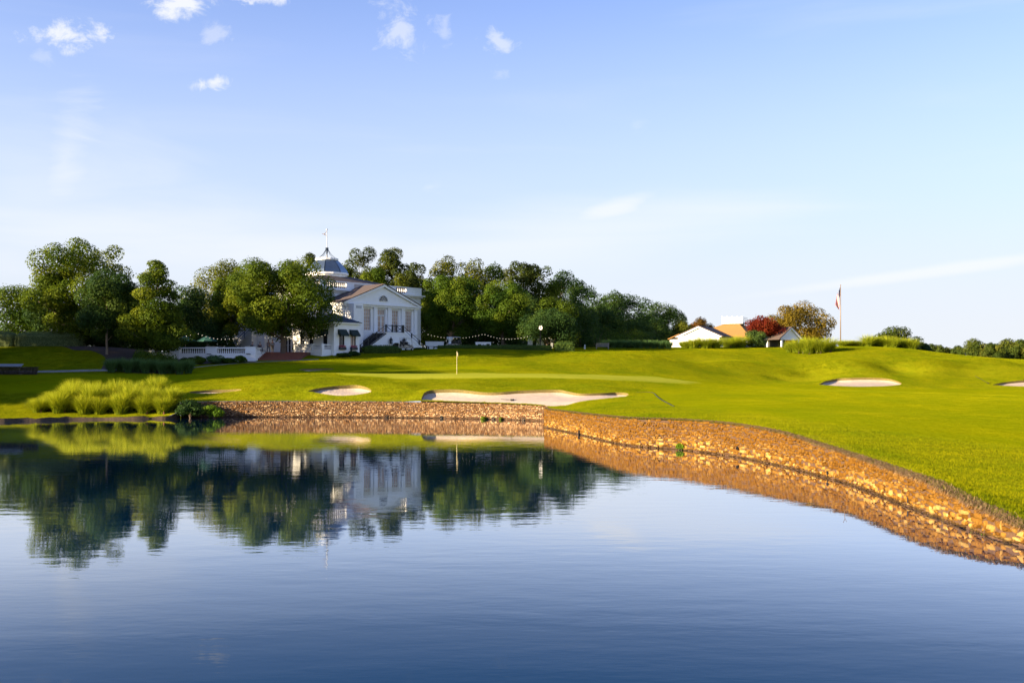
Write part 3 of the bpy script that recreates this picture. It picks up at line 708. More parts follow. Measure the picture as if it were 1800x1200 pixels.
ORD = ['first', 'second', 'third', 'fourth', 'fifth', 'sixth', 'seventh', 'eighth', 'ninth', 'tenth', 'eleventh', 'twelfth', 'thirteenth', 'fourteenth', 'fifteenth', 'sixteenth', 'seventeenth', 'eighteenth', 'nineteenth', 'twentieth']
PROTO = {}
def make_tree(name, label, x, ytop, hw, D, kind='green', shape='round', ncl=46, nleaf=15000, leaf=.30, trunk=.22, base_h=None, group=None, seed=1, share=None, rot=0, bark='bark', ground=None, crf=1.0, low=.0, X=None, top=None, rx=None, cat='tree'):
    """tree measured by its top and half width in the picture at distance D, standing on the ground"""
    Xw = XP(x, D) if X is None else X; g = gz(Xw, D) if ground is None else ground
    zt = ZP(ytop, D) if top is None else top; r = hw / F * D if rx is None else rx; H = zt - g
    h0 = base_h if base_h is not None else H * .28            # clear stem
    rz = (H - h0) / 2 * (1 + low); zc = H - rz
    root = empty(name, (Xw, D, g), rot, label=label, cat=cat, group=group)
    if share and share in PROTO:
        # copies share the crown and trunk meshes
        cm_, tm_, r0, H0 = PROTO[share]
        for nm, me in (('trunk', tm_), ('crown', cm_)):
            o = link(nm, me, None, root); o.scale = (r / r0, r / r0, H / H0)
        return root
    rg = np.random.default_rng(seed); k_ = 1.5 if share is None else 1.3
    me, C, cr = crown_mesh(rg, r, rz, ncl, int(nleaf * k_), leaf * .84, shape, crf=crf)
    me.transform(Matrix.Translation((0, 0, zc)))
    t = trunk_mesh(rg, h0, C, trunk, zc, 12 if shape != 'pine' else 16)
    to = t.build('trunk', M[bark], root, True); co = link('crown', me, L[kind], root)
    if share: PROTO[share] = (me, to.data, r, H)
    return root

# left lawn and terrace trees
make_tree('oak_tree', 'tall spreading sunlit oak at the far left, highest of the left-hand trees', 146, 429, 96, 138, 'oak', 'round', 80, 30000, .32, .34, 1.8, seed=21, crf=.74)
make_tree('shade_tree', 'dark tree with pale thin trunk between the tall left oak and the pyramid-shaped tree', 188, 476, 56, 128, 'dark', 'round', 44, 16000, .26, .15, 2.0, seed=22, bark='palebark')
make_tree('pyramid_tree', 'pyramid-shaped sunlit tree with slim bare trunk in front of the terrace end', 277, 461, 60, 127, 'oak', 'cone', 90, 26000, .25, .16, 1.7, seed=23, bark='palebark', crf=.95)
make_tree('oak_tree', 'broad sunlit oak spreading over the brick steps in front of the white mansion', 498, 458, 102, 137.5, 'oak', 'round', 84, 36000, .30, .38, 3.0, seed=24, crf=.78)
make_tree('oak_tree', 'golden-topped oak behind the terrace umbrellas, left of the broad oak', 378, 463, 64, 163, 'gold', 'round', 46, 16000, .32, .3, 3.5, seed=25)
make_tree('oak_tree', 'low leafy tree at the left picture edge behind the round hedge', 22, 502, 62, 152, 'green', 'round', 40, 13000, .32, .25, 1.5, seed=26, low=.2)
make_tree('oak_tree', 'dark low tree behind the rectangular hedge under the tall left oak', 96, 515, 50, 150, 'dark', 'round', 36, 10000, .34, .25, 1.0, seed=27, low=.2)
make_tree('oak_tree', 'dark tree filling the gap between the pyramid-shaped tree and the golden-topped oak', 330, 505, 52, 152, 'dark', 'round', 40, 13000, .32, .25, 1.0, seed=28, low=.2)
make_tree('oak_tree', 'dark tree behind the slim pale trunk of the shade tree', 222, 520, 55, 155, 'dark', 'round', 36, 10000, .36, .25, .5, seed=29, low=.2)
make_tree('oak_tree', 'yellow-green tree against the left end of the mansion between golden-topped oak and broad oak', 406, 472, 42, 147, 'oak', 'round', 44, 13000, .30, .22, 3.3, seed=30)
# behind the house
for i, (x, yt, hw, D, lab) in enumerate([(553, 446, 24, 205, 'small pine crown showing just left of the dome'), (632, 435, 36, 196, 'tall open-crowned pine just right of the dome'),
        (688, 437, 40, 194, 'tall open-crowned pine above the pediment peak'), (728, 464, 34, 190, 'pine above the right end of the mansion parapet'), (600, 468, 26, 206, 'pine partly hidden behind the dome drum')]):
    make_tree('pine_tree', lab, x, yt, hw, D, 'pine', 'pine', 26, 9000, .34, .26, (ZP(yt, D) - 7.5) * .45, 'pines behind the mansion', 40 + i, crf=.85)
for i, (x, yt, hw, D, k, lab) in enumerate([(655, 474, 30, 188, 'oak', 'sunlit tree directly behind the pediment roof'), (705, 486, 36, 186, 'gold', 'golden-green tree behind the right parapet of the mansion'), (752, 492, 32, 180, 'oak', 'sunlit tree touching the right corner of the mansion')]):
    make_tree('oak_tree', lab, x, yt, hw, D, k, 'round', 40, 11000, .34, .25, 2, None, 50 + i)
# right of the house
make_tree('round_tree', 'large rounded tree just right of the mansion, its left side sunlit', 797, 487, 58, 167, 'green', 'round', 64, 24000, .28, .26, 1.9, seed=61, crf=.85)
make_tree('round_tree', 'rounded tree with sunlit left side standing next right of the large rounded tree', 884, 494, 50, 164, 'green', 'round', 58, 20000, .28, .24, 1.9, seed=62, crf=.85)
make_tree('magnolia_bush', 'low domed flowering tree behind the post clock', 962, 544, 56, 158, 'dark', 'flat', 50, 13000, .28, .18, 1.0, seed=63, low=.2)
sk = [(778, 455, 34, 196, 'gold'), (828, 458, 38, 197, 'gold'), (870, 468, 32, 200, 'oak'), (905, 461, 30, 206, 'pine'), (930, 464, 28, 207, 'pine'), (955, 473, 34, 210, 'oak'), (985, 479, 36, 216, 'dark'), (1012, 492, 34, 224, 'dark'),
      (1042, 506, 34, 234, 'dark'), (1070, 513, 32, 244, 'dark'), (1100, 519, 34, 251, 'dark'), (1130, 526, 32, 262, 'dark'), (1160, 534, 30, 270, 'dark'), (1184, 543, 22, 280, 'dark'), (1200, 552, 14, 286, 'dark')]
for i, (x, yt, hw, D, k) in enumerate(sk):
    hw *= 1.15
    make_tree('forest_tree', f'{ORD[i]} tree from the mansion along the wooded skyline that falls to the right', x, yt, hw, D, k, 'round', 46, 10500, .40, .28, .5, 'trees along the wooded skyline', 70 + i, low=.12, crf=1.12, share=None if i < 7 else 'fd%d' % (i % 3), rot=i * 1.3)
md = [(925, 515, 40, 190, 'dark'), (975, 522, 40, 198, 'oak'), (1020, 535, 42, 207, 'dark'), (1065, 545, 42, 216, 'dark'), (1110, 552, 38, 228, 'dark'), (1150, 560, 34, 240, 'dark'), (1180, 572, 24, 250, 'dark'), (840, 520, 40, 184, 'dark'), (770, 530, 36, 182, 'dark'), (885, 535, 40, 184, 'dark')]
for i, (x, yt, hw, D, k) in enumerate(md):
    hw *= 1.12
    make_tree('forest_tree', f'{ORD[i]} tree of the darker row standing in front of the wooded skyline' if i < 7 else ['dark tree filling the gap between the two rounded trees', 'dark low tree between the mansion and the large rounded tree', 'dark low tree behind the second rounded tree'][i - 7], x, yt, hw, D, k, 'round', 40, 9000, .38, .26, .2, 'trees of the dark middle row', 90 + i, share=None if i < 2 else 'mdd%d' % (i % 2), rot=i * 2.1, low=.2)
# round the golf hut
make_tree('round_tree', 'big golden-green tree behind the red maple by the golf hut', 1405, 534, 62, 206, 'autumn', 'round', 60, 16000, .36, .28, 2.2, seed=101, low=.15, crf=.85)
make_tree('maple_tree', 'red-leaved maple between the golf hut roof and its porch gable', 1345, 556, 34, 186, 'red', 'flat', 40, 9000, .28, .14, 1.6, seed=102, bark='palebark', low=.1)
make_tree('small_tree', 'yellowish small tree behind the left corner of the golf hut', 1200, 563, 30, 222, 'gold', 'round', 30, 7000, .36, .15, 1, seed=103, low=.2)
make_tree('small_tree', 'rusty small tree behind the golf hut gable', 1232, 560, 30, 224, 'rust', 'round', 30, 7000, .36, .15, 1, seed=104, low=.2)
make_tree('round_bush', 'clipped round green bush between golf hut wall and red maple', 1328, 581, 22, 177, 'hedge', 'round', 40, 7000, .22, .10, .1, seed=105, low=.3, cat='bush')
# far right
for i, (x, yt, hw, D, lab) in enumerate([(1572, 576, 50, 224, 'largest far tree right of the flagpole, rising behind pale reeds'), (1612, 600, 26, 232, 'dark tree at the right foot of the largest far tree'), (1645, 606, 24, 262, 'low far tree in the dip right of the largest far tree'),
        (1676, 609, 20, 275, 'smallest far tree in the middle of the dip on the right'), (1714, 597, 32, 246, 'far tree with bare twisted stems at the right'), (1748, 604, 22, 240, 'small far tree in the group at the right edge'), (1768, 597, 32, 256, 'rounded far tree third from the right edge'),
        (1798, 599, 30, 250, 'far tree cut by the right picture edge'), (1840, 597, 34, 252, 'far tree just beyond the right picture edge')]):
    make_tree('far_tree', lab, x, yt, hw, D, 'far' if i != 1 else 'dark', 'round', 40, 10000, .40, .22, .4, 'far trees on the right', 110 + i, share=None if i < 3 else 'ft%d' % (i % 2), rot=i, low=.15, bark='palebark')
# trees beyond the left picture edge, whose long shadows lie over the left lawn
for i, (X_, Y_, top_, r_) in enumerate([(-64, 97, 20, 6.5), (-73, 92, 23, 7), (-74, 103, 21, 7), (-84, 95, 25, 8), (-67, 110, 16.5, 6.5), (-80, 112, 19, 8), (-77, 124, 18, 7), (-93, 105, 24, 8), (-97, 90, 26, 8), (-92, 122, 20, 8)]):
    make_tree('lakeside_tree', f'{ORD[i]} of the tall trees standing out of view beyond the left picture edge', 0, 0, 0, Y_, 'oak', 'round', 46, 10000, .55, .35, .8, 'trees beyond the left picture edge', 130 + i, share='ls%d' % (i % 2), rot=i * 1.7, X=X_, top=top_, rx=r_, low=.15)

# ---- clipped hedges
def hedge(name, label, x0, x1, y0, y1, z0, z1, kind='hedge', dens=110, leaf=.13, rnd=.35, rz=0, seed=3, cat='hedge', group=None):
    """leafy clipped block in local metres about its centre base"""
    rg = np.random.default_rng(seed); sx, sy, sz = (x1 - x0) / 2, (y1 - y0) / 2, z1 - z0
    g = z0; root = empty(name, ((x0 + x1) / 2, (y0 + y1) / 2, g), rz, label=label, cat=cat, group=group)
    core = MB().box(-sx * .94, -sy * .9, -.6, sx * .94, sy * .9, sz * .93); core.build('inner_foliage', L[kind], root, False, None, min(sx, sy, sz) * .25)
    A = (sx * sz * 2 * 2 + sy * sz * 4 + sx * sy * 4); n = int(A * dens); P_ = []
    u = rg.uniform(-1, 1, (n, 3)); f = rg.choice(3, n, p=np.array([sy * sz, sx * sz, sx * sy]) / (sy * sz + sx * sz + sx * sy))
    s = rg.choice([-1, 1], n); u[np.arange(n), f] = np.where(f == 2, 1, s)
    nn = np.sign(u) * np.abs(u) ** 8; nn[:, 2] = np.where(f == 2, 1, np.clip(u[:, 2], 0, 1) ** 6)
    c = np.c_[u[:, 0] * sx, u[:, 1] * sy, (u[:, 2] + 1) / 2 * sz]
    # round the top edges
    k = np.maximum(np.abs(u[:, 0]) ** 6, np.abs(u[:, 1]) ** 6) * np.clip(u[:, 2], 0, 1) ** 3
    c[:, 2] -= k * rnd * sz; ends = np.abs(u[:, 0]) ** 8 * np.abs(u[:, 1]) ** 8; c[:, 0] *= 1 - ends * .05
    c += rg.normal(0, .05, c.shape)
    V, Lp, T = leaves(rg, c, nn + rg.normal(0, .5, nn.shape), leaf, np.clip(rg.normal(.5, .22, n), 0, 1))
    link('leaf_shell', np_mesh('leaf_shell', V, Lp, 4, {'tint': T}), L[kind], root)
    return root
def hedge_px(name, label, x0, x1, ytop, D, depth, kind='hedge', **k):
    X0, X1 = XP(x0, D), XP(x1, D); z0 = min(gz(X0, D), gz(X1, D)); return hedge(name, label, X0, X1, D, D + depth, z0 - .05, ZP(ytop, D), kind, **k)
hedge_px('clipped_hedge', 'long rectangular clipped hedge at the head of the left lawn', 25, 141, 583, 136, 2.2, 'lifthedge', seed=31)
hedge_px('clipped_hedge', 'rounded clipped hedge cut by the left picture edge', -40, 20, 582, 136, 2.2, 'lifthedge', seed=32)
hedge_px('clipped_hedge', 'rounded clipped hedge before the stair of the mansion', 636, 702, 607, 143.2, 1.8, seed=33, rnd=.7)
hedge_px('clipped_hedge', 'long low hedge on the crest between mansion and post clock', 762, 976, 606, 152.5, 1.2, seed=34, dens=80)
hedge_px('clipped_hedge', 'tall square end block of the crest hedge right of the post clock', 976, 1010, 600, 152.3, 1.8, seed=35)
# ---- loose shrubs
def shrub(label, x, ytop, hw, D, kind='green', n=2600, leaf=.16, seed=1, group=None, name='shrub', base=None, ncl=14):
    Xw = XP(x, D); g = gz(Xw, D) if base is None else base; H = ZP(ytop, D) - g; r = hw / F * D
    rg = np.random.default_rng(seed); me, C, cr = crown_mesh(rg, r, H * .58, ncl, n, leaf, 'flat', crf=.95); me.transform(Matrix.Translation((0, 0, H * .42)))
    root = empty(name, (Xw, D, g), 0, label=label, cat='shrub', group=group)
    mb = MB()
    for q in range(5): mb.tube([(0, 0, -.2), tuple(C[q % len(C)] * .5 + np.array([0, 0, H * .4])), tuple(C[q % len(C)] + np.array([0, 0, H * .42]))], [.05, .03, .01], 4)
    mb.build('stems', M['bark'], root); link('foliage', me, L[kind], root); return root
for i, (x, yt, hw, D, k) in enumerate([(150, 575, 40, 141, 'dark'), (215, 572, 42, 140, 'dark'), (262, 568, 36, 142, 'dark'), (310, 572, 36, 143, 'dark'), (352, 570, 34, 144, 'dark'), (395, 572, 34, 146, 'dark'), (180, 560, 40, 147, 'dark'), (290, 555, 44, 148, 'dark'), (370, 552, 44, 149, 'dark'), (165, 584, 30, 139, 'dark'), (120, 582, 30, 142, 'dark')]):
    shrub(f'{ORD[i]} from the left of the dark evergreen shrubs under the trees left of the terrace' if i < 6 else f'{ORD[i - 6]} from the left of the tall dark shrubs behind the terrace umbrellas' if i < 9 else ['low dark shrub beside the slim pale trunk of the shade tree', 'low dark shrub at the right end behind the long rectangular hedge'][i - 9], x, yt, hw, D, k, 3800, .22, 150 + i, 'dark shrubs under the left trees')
for i, (x, yt, hw, D, k, lab) in enumerate([(250, 614, 20, 124, 'green', 'low dark shrub on the mulch bed nearest the bare mulch'), (262, 616, 28, 121.5, 'green', 'leafy shrub right behind the dark reed band'), (292, 618, 24, 121.5, 'green', 'yellow-green shrub at the right of the mulch bed'),
        (330, 628, 14, 128, 'green', 'small shrub against the terrace wall nearest the mulch bed'), (352, 626, 15, 128.5, 'green', 'small shrub against the white terrace wall, second from the left'), (376, 624, 17, 129, 'shadeblue', 'blue-green shrub against the middle of the terrace wall'), (402, 629, 15, 129.5, 'green', 'low shrub right of the blue-green one at the terrace wall'), (422, 625, 13, 129.6, 'green', 'shrub beside the corner pier of the terrace wall'),
        (1050, 571, 36, 172, 'dark', 'dark spreading shrub behind the white bench'), (1105, 574, 42, 176, 'green', 'broad shrub mass right of the white bench'), (1140, 580, 30, 178, 'dark', 'dark shrub at the right end of the shrub mass'),
        (1108, 604, 7, 166, 'dark', 'small dark shrub among the reeds by the bench'), (604, 620, 14, 137.5, 'dark', 'low dark planting under the first awning window'), (622, 617, 12, 139, 'dark', 'low dark planting under the second awning window'), (735, 611, 14, 150, 'dark', 'low planting at the foot of the right stair'),
        (1290, 596, 26, 178, 'green', 'loose green shrub against the golf hut side wall'), (520, 604, 6, 143.8, 'dark', 'dark potted shrub beside the arched door')]):
    shrub(lab, x, yt, hw, D, k, 2400, .15, 170 + i)
for i, (x, y, hw, D) in enumerate([(376, 712, 20, 92.8), (1196, 779, 9, 55.9), (850, 731.5, 6, 90.7), (880, 733.5, 4, 90.0), (1716, 926, 9, 27.9), (1730, 938, 6, 27.2)]):
    shrub(['bright green bush growing over the water at the left end of the far wall', 'small bright bush clinging to the curved wall at the waterline', 'small green tuft at the foot of the far wall', 'tiny green tuft right of the other tuft at the far wall foot', 'low green weeds at the waterline of the near end of the curving wall', 'smallest weed tuft at the near end of the curving wall'][i], x, y, hw, D, 'lime', [1800, 700, 250, 150, 160, 80][i], [.15, .07, .1, .08, .045, .04][i], 190 + i, None, 'waterside_bush', .02)
shrub('dark overhanging bush in the shade between reeds and far wall', 335, 703, 34, 92.9, 'dark', 4200, .16, 196, None, 'waterside_bush', .02)
# ---- tall ornamental grasses
def blades(rg, n, h, spread, width, lean=.5, seg=4, base_r=.35):
    th = rg.uniform(0, 2 * math.pi, n); br = base_r * np.sqrt(rg.uniform(0, 1, n)); hh = h * (.35 + .75 * rg.uniform(0, 1, n) ** .55)
    d = np.c_[np.cos(th), np.sin(th), np.zeros(n)]; b0 = d * br[:, None]
    ph = th + rg.normal(0, .6, n); dd_ = np.c_[np.cos(ph), np.sin(ph), np.zeros(n)]; ln = spread * rg.uniform(.15, 1, n) ** 1.1
    side = np.c_[-dd_[:, 1], dd_[:, 0], np.zeros(n)]; q = rg.normal(0, .8, n); side = side * np.cos(q)[:, None] + dd_ * np.sin(q)[:, None]
    Vs = []; wv_ = width * np.where(rg.random(n) < .2, 2.4, rg.uniform(.6, 1.1, n))
    for k in range(seg + 1):
        t = k / seg; z = hh * (t - .34 * t ** 3 * (ln / spread) ** 1.5); o = ln * (1 + .25 * (ln / spread)) * t ** 2.2
        c = b0 + dd_ * o[:, None]; c = c.copy(); c[:, 2] = z
        w = (wv_ * (1 - t ** 2) * .5 + .002)[:, None]
        Vs.append(c - side * w); Vs.append(c + side * w)
    V = np.stack(Vs, 1); nv = 2 * (seg + 1); Lp = []
    base = np.arange(n)[:, None] * nv
    for k in range(seg): Lp.append(base + np.array([2 * k, 2 * k + 1, 2 * k + 3, 2 * k + 2]))
    return V.reshape(-1, 3), np.stack(Lp, 1).reshape(-1, 4), nv
def reed(label, x, D, h, r, kind='reed', n=900, width=.035, seed=1, group=None, X=None, base=None, name='reed_clump', spread=None):
    rg = np.random.default_rng(seed); Xw = XP(x, D) if X is None else X; g = gz(Xw, D) if base is None else base
    V, Lp, nv = blades(rg, n, h, spread or r, width, base_r=r * .4)
    T = np.repeat(np.clip(rg.normal(.5, .22, n), 0, 1), nv); T = np.clip(T + (V[:, 2] / h - .55) * .45, 0, 1)
    root = empty(name, (Xw, D, g), 0, label=label, cat='reeds', group=group)
    link('blades', np_mesh('blades', V, Lp, 4, {'tint': T}), L[kind], root)
    k = MB()
    for q in range(9):
        a = rg.uniform(0, 6.28); rr = r * .35 * rg.uniform(.2, 1); k.tube([(rr * math.cos(a), rr * math.sin(a), -.25), (rr * math.cos(a) * 1.2, rr * math.sin(a) * 1.2, .35)], [.12, .05], 5)
    k.build('root_base', M['brick' if kind == 'reed' and D < 100 else 'mulch'], root)
    return root
rgr = np.random.default_rng(88)
for i in range(20):
    x = 72 + 12.0 * i + rgr.uniform(-5, 5); back = (i * 7) % 3; D = (92.9, 94.2, 95.8)[back] + rgr.uniform(-.4, .4); h = (2.0, 2.4, 2.75)[back] * rgr.uniform(.8, 1.12) * (.7 if i < 3 else 1) * (.85 if i > 18 else 1)
    reed(f'{ORD[i]} clump from the left in the tall sunlit reed bed at the pond edge', x, D, h, 1.35, 'reed', 1700, .024, 210 + i, 'tall reeds at the pond edge', base=max(gz(XP(x, D), D), .05) - .05)
for i, x in enumerate(range(196, 336, 15)):
    reed(f'{ORD[i]} clump from the left in the shaded blue-green reed band below the mulch bed', x, 117.6 - .5 * abs(i - 4.5) / 4.5 + (i % 2) * .8, 1.75, 1.0, 'shadeblue', 800, .035, 230 + i, 'shaded reed band')
rr = [(1205, 171, 1.6, 1.2), (1220, 170, 2.0, 1.3), (1240, 170, 2.0, 1.4), (1258, 170.5, 1.7, 1.2), (1282, 174, 2.3, 1.5), (1300, 175, 2.4, 1.5), (1404, 166, 2.4, 1.6), (1420, 165, 2.6, 1.6), (1440, 165, 2.8, 1.7), (1456, 165.5, 2.6, 1.6), (1390, 167, 1.8, 1.2)]
for i, (x, D, h, r) in enumerate(rr):
    reed(f'{ORD[i if i < 6 else i - 6]} reed clump ' + ('in front of the golf hut wall, counted from its left end' if i < 6 else 'of the big reed group left of the flagpole'), x, D, h * (.85 + .3 * ((i * 5) % 4) / 3), r * 1.5, 'reed', 1000, .035, 250 + i, 'reeds by the golf hut' if i < 6 else 'reeds by the flagpole')
for i, x in enumerate(range(1482, 1604, 11)):
    reed(f'{ORD[i]} clump of the pale reed row right of the flagpole', x, 175 + (i * 3) % 4 * .5, 1.2 + (1.0 if i > 3 else 0) * (.7 + .4 * ((i * 5) % 3) / 2), 1.8, 'reed', 700, .04, 270 + i, 'reed row right of the flagpole')
for i, x in enumerate(range(1066, 1178, 12)):
    reed(f'{ORD[i]} clump of the shaded reeds right of the white bench', x, 167, 1.5, 1.2, 'shadeblue', 500, .05, 290 + i, 'reeds right of the bench')
# ---- short grass: small patches of real blades laid over the turf
def turf_mat():
    m = Mat('turf_blades'); tt = m.attr('tint').outputs['Fac']; g = m.n('ShaderNodeNewGeometry'); kk = m.attr('cut'); kk.attribute_type = 'INSTANCER'
    def nz(sc, sy=1):
        mp = m.n('ShaderNodeMapping'); mp.inputs['Scale'].default_value = (1, sy, 1); m.l(g.outputs['Position'], mp.inputs[0])
        q = m.n('ShaderNodeTexNoise'); q.inputs['Scale'].default_value = sc; q.inputs['Detail'].default_value = 2; m.l(mp.outputs[0], q.inputs['Vector']); return q.outputs['Fac']
    a = m.ramp(tt, [(0, (.105, .145, .002)), (.5, (.205, .225, .002)), (1, (.36, .315, .005))])
    w = m.ramp(nz(.22, .6), [(.32, (.68, .80, .7)), (.68, (1.22, 1.12, 1.0))]); a = m.mix(1.0, a, w, 'MULTIPLY'); a = m.mix(1.0, a, m.ramp(nz(.35, 5), [(.3, (.80, .86, .85)), (.7, (1.16, 1.1, 1.0))]), 'MULTIPLY')
    m.col(a); m.set(Roughness=.7); m.b.inputs['Specular IOR Level'].default_value = .03
    tr = m.n('ShaderNodeBsdfTranslucent'); m.l(a, tr.inputs[0]); mx = m.n('ShaderNodeMixShader'); mx.inputs[0].default_value = .3
    m.l(m.b.outputs[0], mx.inputs[1]); m.l(tr.outputs[0], mx.inputs[2]); m.l(mx.outputs[0], m.o.inputs[0]); return m.m
M['turfb'] = turf_mat()
def patch(seed, n, size, h, w, lean, pale=0.0):
    rg = np.random.default_rng(seed); p = rg.uniform(-size / 2, size / 2, (n, 2)); th = rg.uniform(0, 6.28, n); d = np.c_[np.cos(th), np.sin(th), np.zeros(n)] * w / 2 * rg.uniform(.6, 1.3, n)[:, None]
    b = np.c_[p, np.full(n, -.012)]; tip = b + np.c_[rg.normal(0, lean, (n, 2)), h * rg.uniform(.45, 1.25, n)]
    V = np.stack([b - d, b + d, tip], 1).reshape(-1, 3); me = np_mesh('grass_patch', V, np.arange(3 * n), 3, {'tint': np.repeat(np.clip(rg.normal(.45 + pale, .22, n), 0, 1), 3)})
    me.materials.append(M['turfb']); return bpy.data.objects.new('grass_patch', me)
def turf(name, label, pts_, pat, seed, smin=.85, smax=1.2):
    rg = np.random.default_rng(seed); n = len(pts_); z = hgt(pts_, True); e = .4
    zx = (hgt(pts_ + [e, 0], True) - hgt(pts_ - [e, 0], True)) / (2 * e); zy = (hgt(pts_ + [0, e], True) - hgt(pts_ - [0, e], True)) / (2 * e)
    zx, zy = np.clip(zx, -.7, .7), np.clip(zy, -.7, .7)
    me = bpy.data.meshes.new(name); me.vertices.add(n); me.vertices.foreach_set('co', np.c_[pts_, z].astype(np.float32).ravel())
    sp_ = rg.uniform(0, 6.283, n)
    a = me.attributes.new('rot', 'FLOAT_VECTOR', 'POINT'); a.data.foreach_set('vector', np.array([tuple((Vector((-zx[i], -zy[i], 1)).to_track_quat('Z', 'Y').to_matrix() @ Matrix.Rotation(sp_[i], 3, 'Z')).to_euler()) for i in range(n)], np.float32).ravel())
    a = me.attributes.new('scl', 'FLOAT_VECTOR', 'POINT'); sc = rg.uniform(smin, smax, n); a.data.foreach_set('vector', np.c_[np.ones(n), np.ones(n), sc].astype(np.float32).ravel())
    o = link(name, me, None); ng = bpy.data.node_groups.new(name, 'GeometryNodeTree')
    ng.interface.new_socket('Geometry', in_out='INPUT', socket_type='NodeSocketGeometry'); ng.interface.new_socket('Geometry', in_out='OUTPUT', socket_type='NodeSocketGeometry')
    N = ng.nodes; gi, go_ = N.new('NodeGroupInput'), N.new('NodeGroupOutput'); io = N.new('GeometryNodeInstanceOnPoints'); oi = N.new('GeometryNodeObjectInfo'); oi.inputs[0].default_value = pat; oi.inputs['As Instance'].default_value = True
    def na(nm, ty): q = N.new('GeometryNodeInputNamedAttribute'); q.data_type = ty; q.inputs[0].default_value = nm; return q.outputs['Attribute']
    ng.links.new(gi.outputs[0], io.inputs['Points']); ng.links.new(oi.outputs['Geometry'], io.inputs['Instance']); ng.links.new(na('rot', 'FLOAT_VECTOR'), io.inputs['Rotation']); ng.links.new(na('scl', 'FLOAT_VECTOR'), io.inputs['Scale']); ng.links.new(io.outputs[0], go_.inputs[0])
    o.modifiers.new('grass', 'NODES').node_group = ng
    return tag(o, label, 'grass', None, 'stuff')
PI_ = math.pi
_rg = np.random.default_rng(400)
gg = np.stack(np.meshgrid(np.arange(-112, 112, .8), np.arange(20, 182, .8)), -1).reshape(-1, 2); gg = gg + _rg.uniform(-.42, .42, gg.shape)
gg = gg[np.abs(gg[:, 0]) < .60 * gg[:, 1] + 3]
_ok = ~inpoly(gg, pond) & ~inpoly(gg, mulch_poly); gg = gg[_ok]
_d, _ = polydist(gg, pond, True, 2.0); gg = gg[_d > .62]
for b_ in BKP.values():
    _in = inpoly(gg, b_); _d, _ = polydist(gg, b_, True, 2.0); gg = gg[~_in & (_d > .66)]
gg = gg[~inpoly(gg, np.array([(-52, 132.5), (-34, 132.5), (-34, 133), (-28, 133), (-24, 141), (-12, 150), (-8, 160), (-35, 165), (-52, 155)]))]
_gr2, _fa = inpoly(gg, green), inpoly(gg, fair) | inpoly(gg, fair2)
turf('rough_grass', 'longer tufted rough grass on banks, mounds and along the walls', gg[~_gr2 & ~_fa], patch(401, 330, 1.25, .075, .016, .035, -.07), 411, .8, 1.2)
turf('fairway_grass', 'short mown fairway turf', gg[_fa & ~_gr2], patch(402, 380, 1.2, .030, .014, .014, .05), 412, .85, 1.15)
turf('putting_green_grass', 'very short pale putting green turf', gg[_gr2], patch(403, 300, 1.2, .014, .012, .006, .5), 413, .9, 1.1)
# blades right at the edges: wall coping, pond bank, bunker lips
def edge_grass():
    rg = np.random.default_rng(306); P_ = []
    for c, n, lo, hi in ((far_c, 16000, .03, .8), (near_c, 42000, .05, .9), (left_c, 22000, -.08, .9)):
        s_ = arclen(c); t_ = rg.uniform(0, s_[-1], n); x = np.interp(t_, s_, c[:, 0]); y = np.interp(t_, s_, c[:, 1]); e = .2
        dx = np.interp(t_ + e, s_, c[:, 0]) - np.interp(t_ - e, s_, c[:, 0]); dy = np.interp(t_ + e, s_, c[:, 1]) - np.interp(t_ - e, s_, c[:, 1]); l = np.hypot(dx, dy) + 1e-9
        o = rg.uniform(lo, hi, n); P_.append(np.c_[x - dy / l * o, y + dx / l * o])
    for b_ in BKP.values():
        n = int(arclen(b_)[-1] * 130); i = rg.integers(0, len(b_), n); t_ = np.roll(b_, -1, 0)[i] - b_[i]; nn = np.c_[t_[:, 1], -t_[:, 0]] / (np.linalg.norm(t_, axis=1)[:, None] + 1e-9)
        c_ = b_.mean(0); sg = np.sign(((b_[i] - c_) * nn).sum(1))[:, None]; P_.append(b_[i] + t_ * rg.uniform(0, 1, (n, 1)) + nn * sg * rg.uniform(.0, .6, (n, 1)))
    p = np.concatenate(P_); p = p[~np.any([inpoly(p, b_) for b_ in BKP.values()], axis=0)]; n = len(p); z = hgt(p, True); th = rg.uniform(0, 6.28, n); d = np.c_[np.cos(th), np.sin(th), np.zeros(n)] * .008
    b = np.c_[p, z - .02]; tip = b + np.c_[rg.normal(0, .05, (n, 2)), rg.uniform(.05, .13, n)]
    V = np.stack([b - d, b + d, tip], 1).reshape(-1, 3)
    tag(link('edge_grass', np_mesh('edge_grass', V, np.arange(3 * n), 3, {'tint': np.repeat(np.clip(rg.normal(.5, .22, n), 0, 1), 3)}), M['turfb']), 'ragged grass fringe along wall tops, pond bank and bunker edges', 'grass', None, 'stuff')
edge_grass()
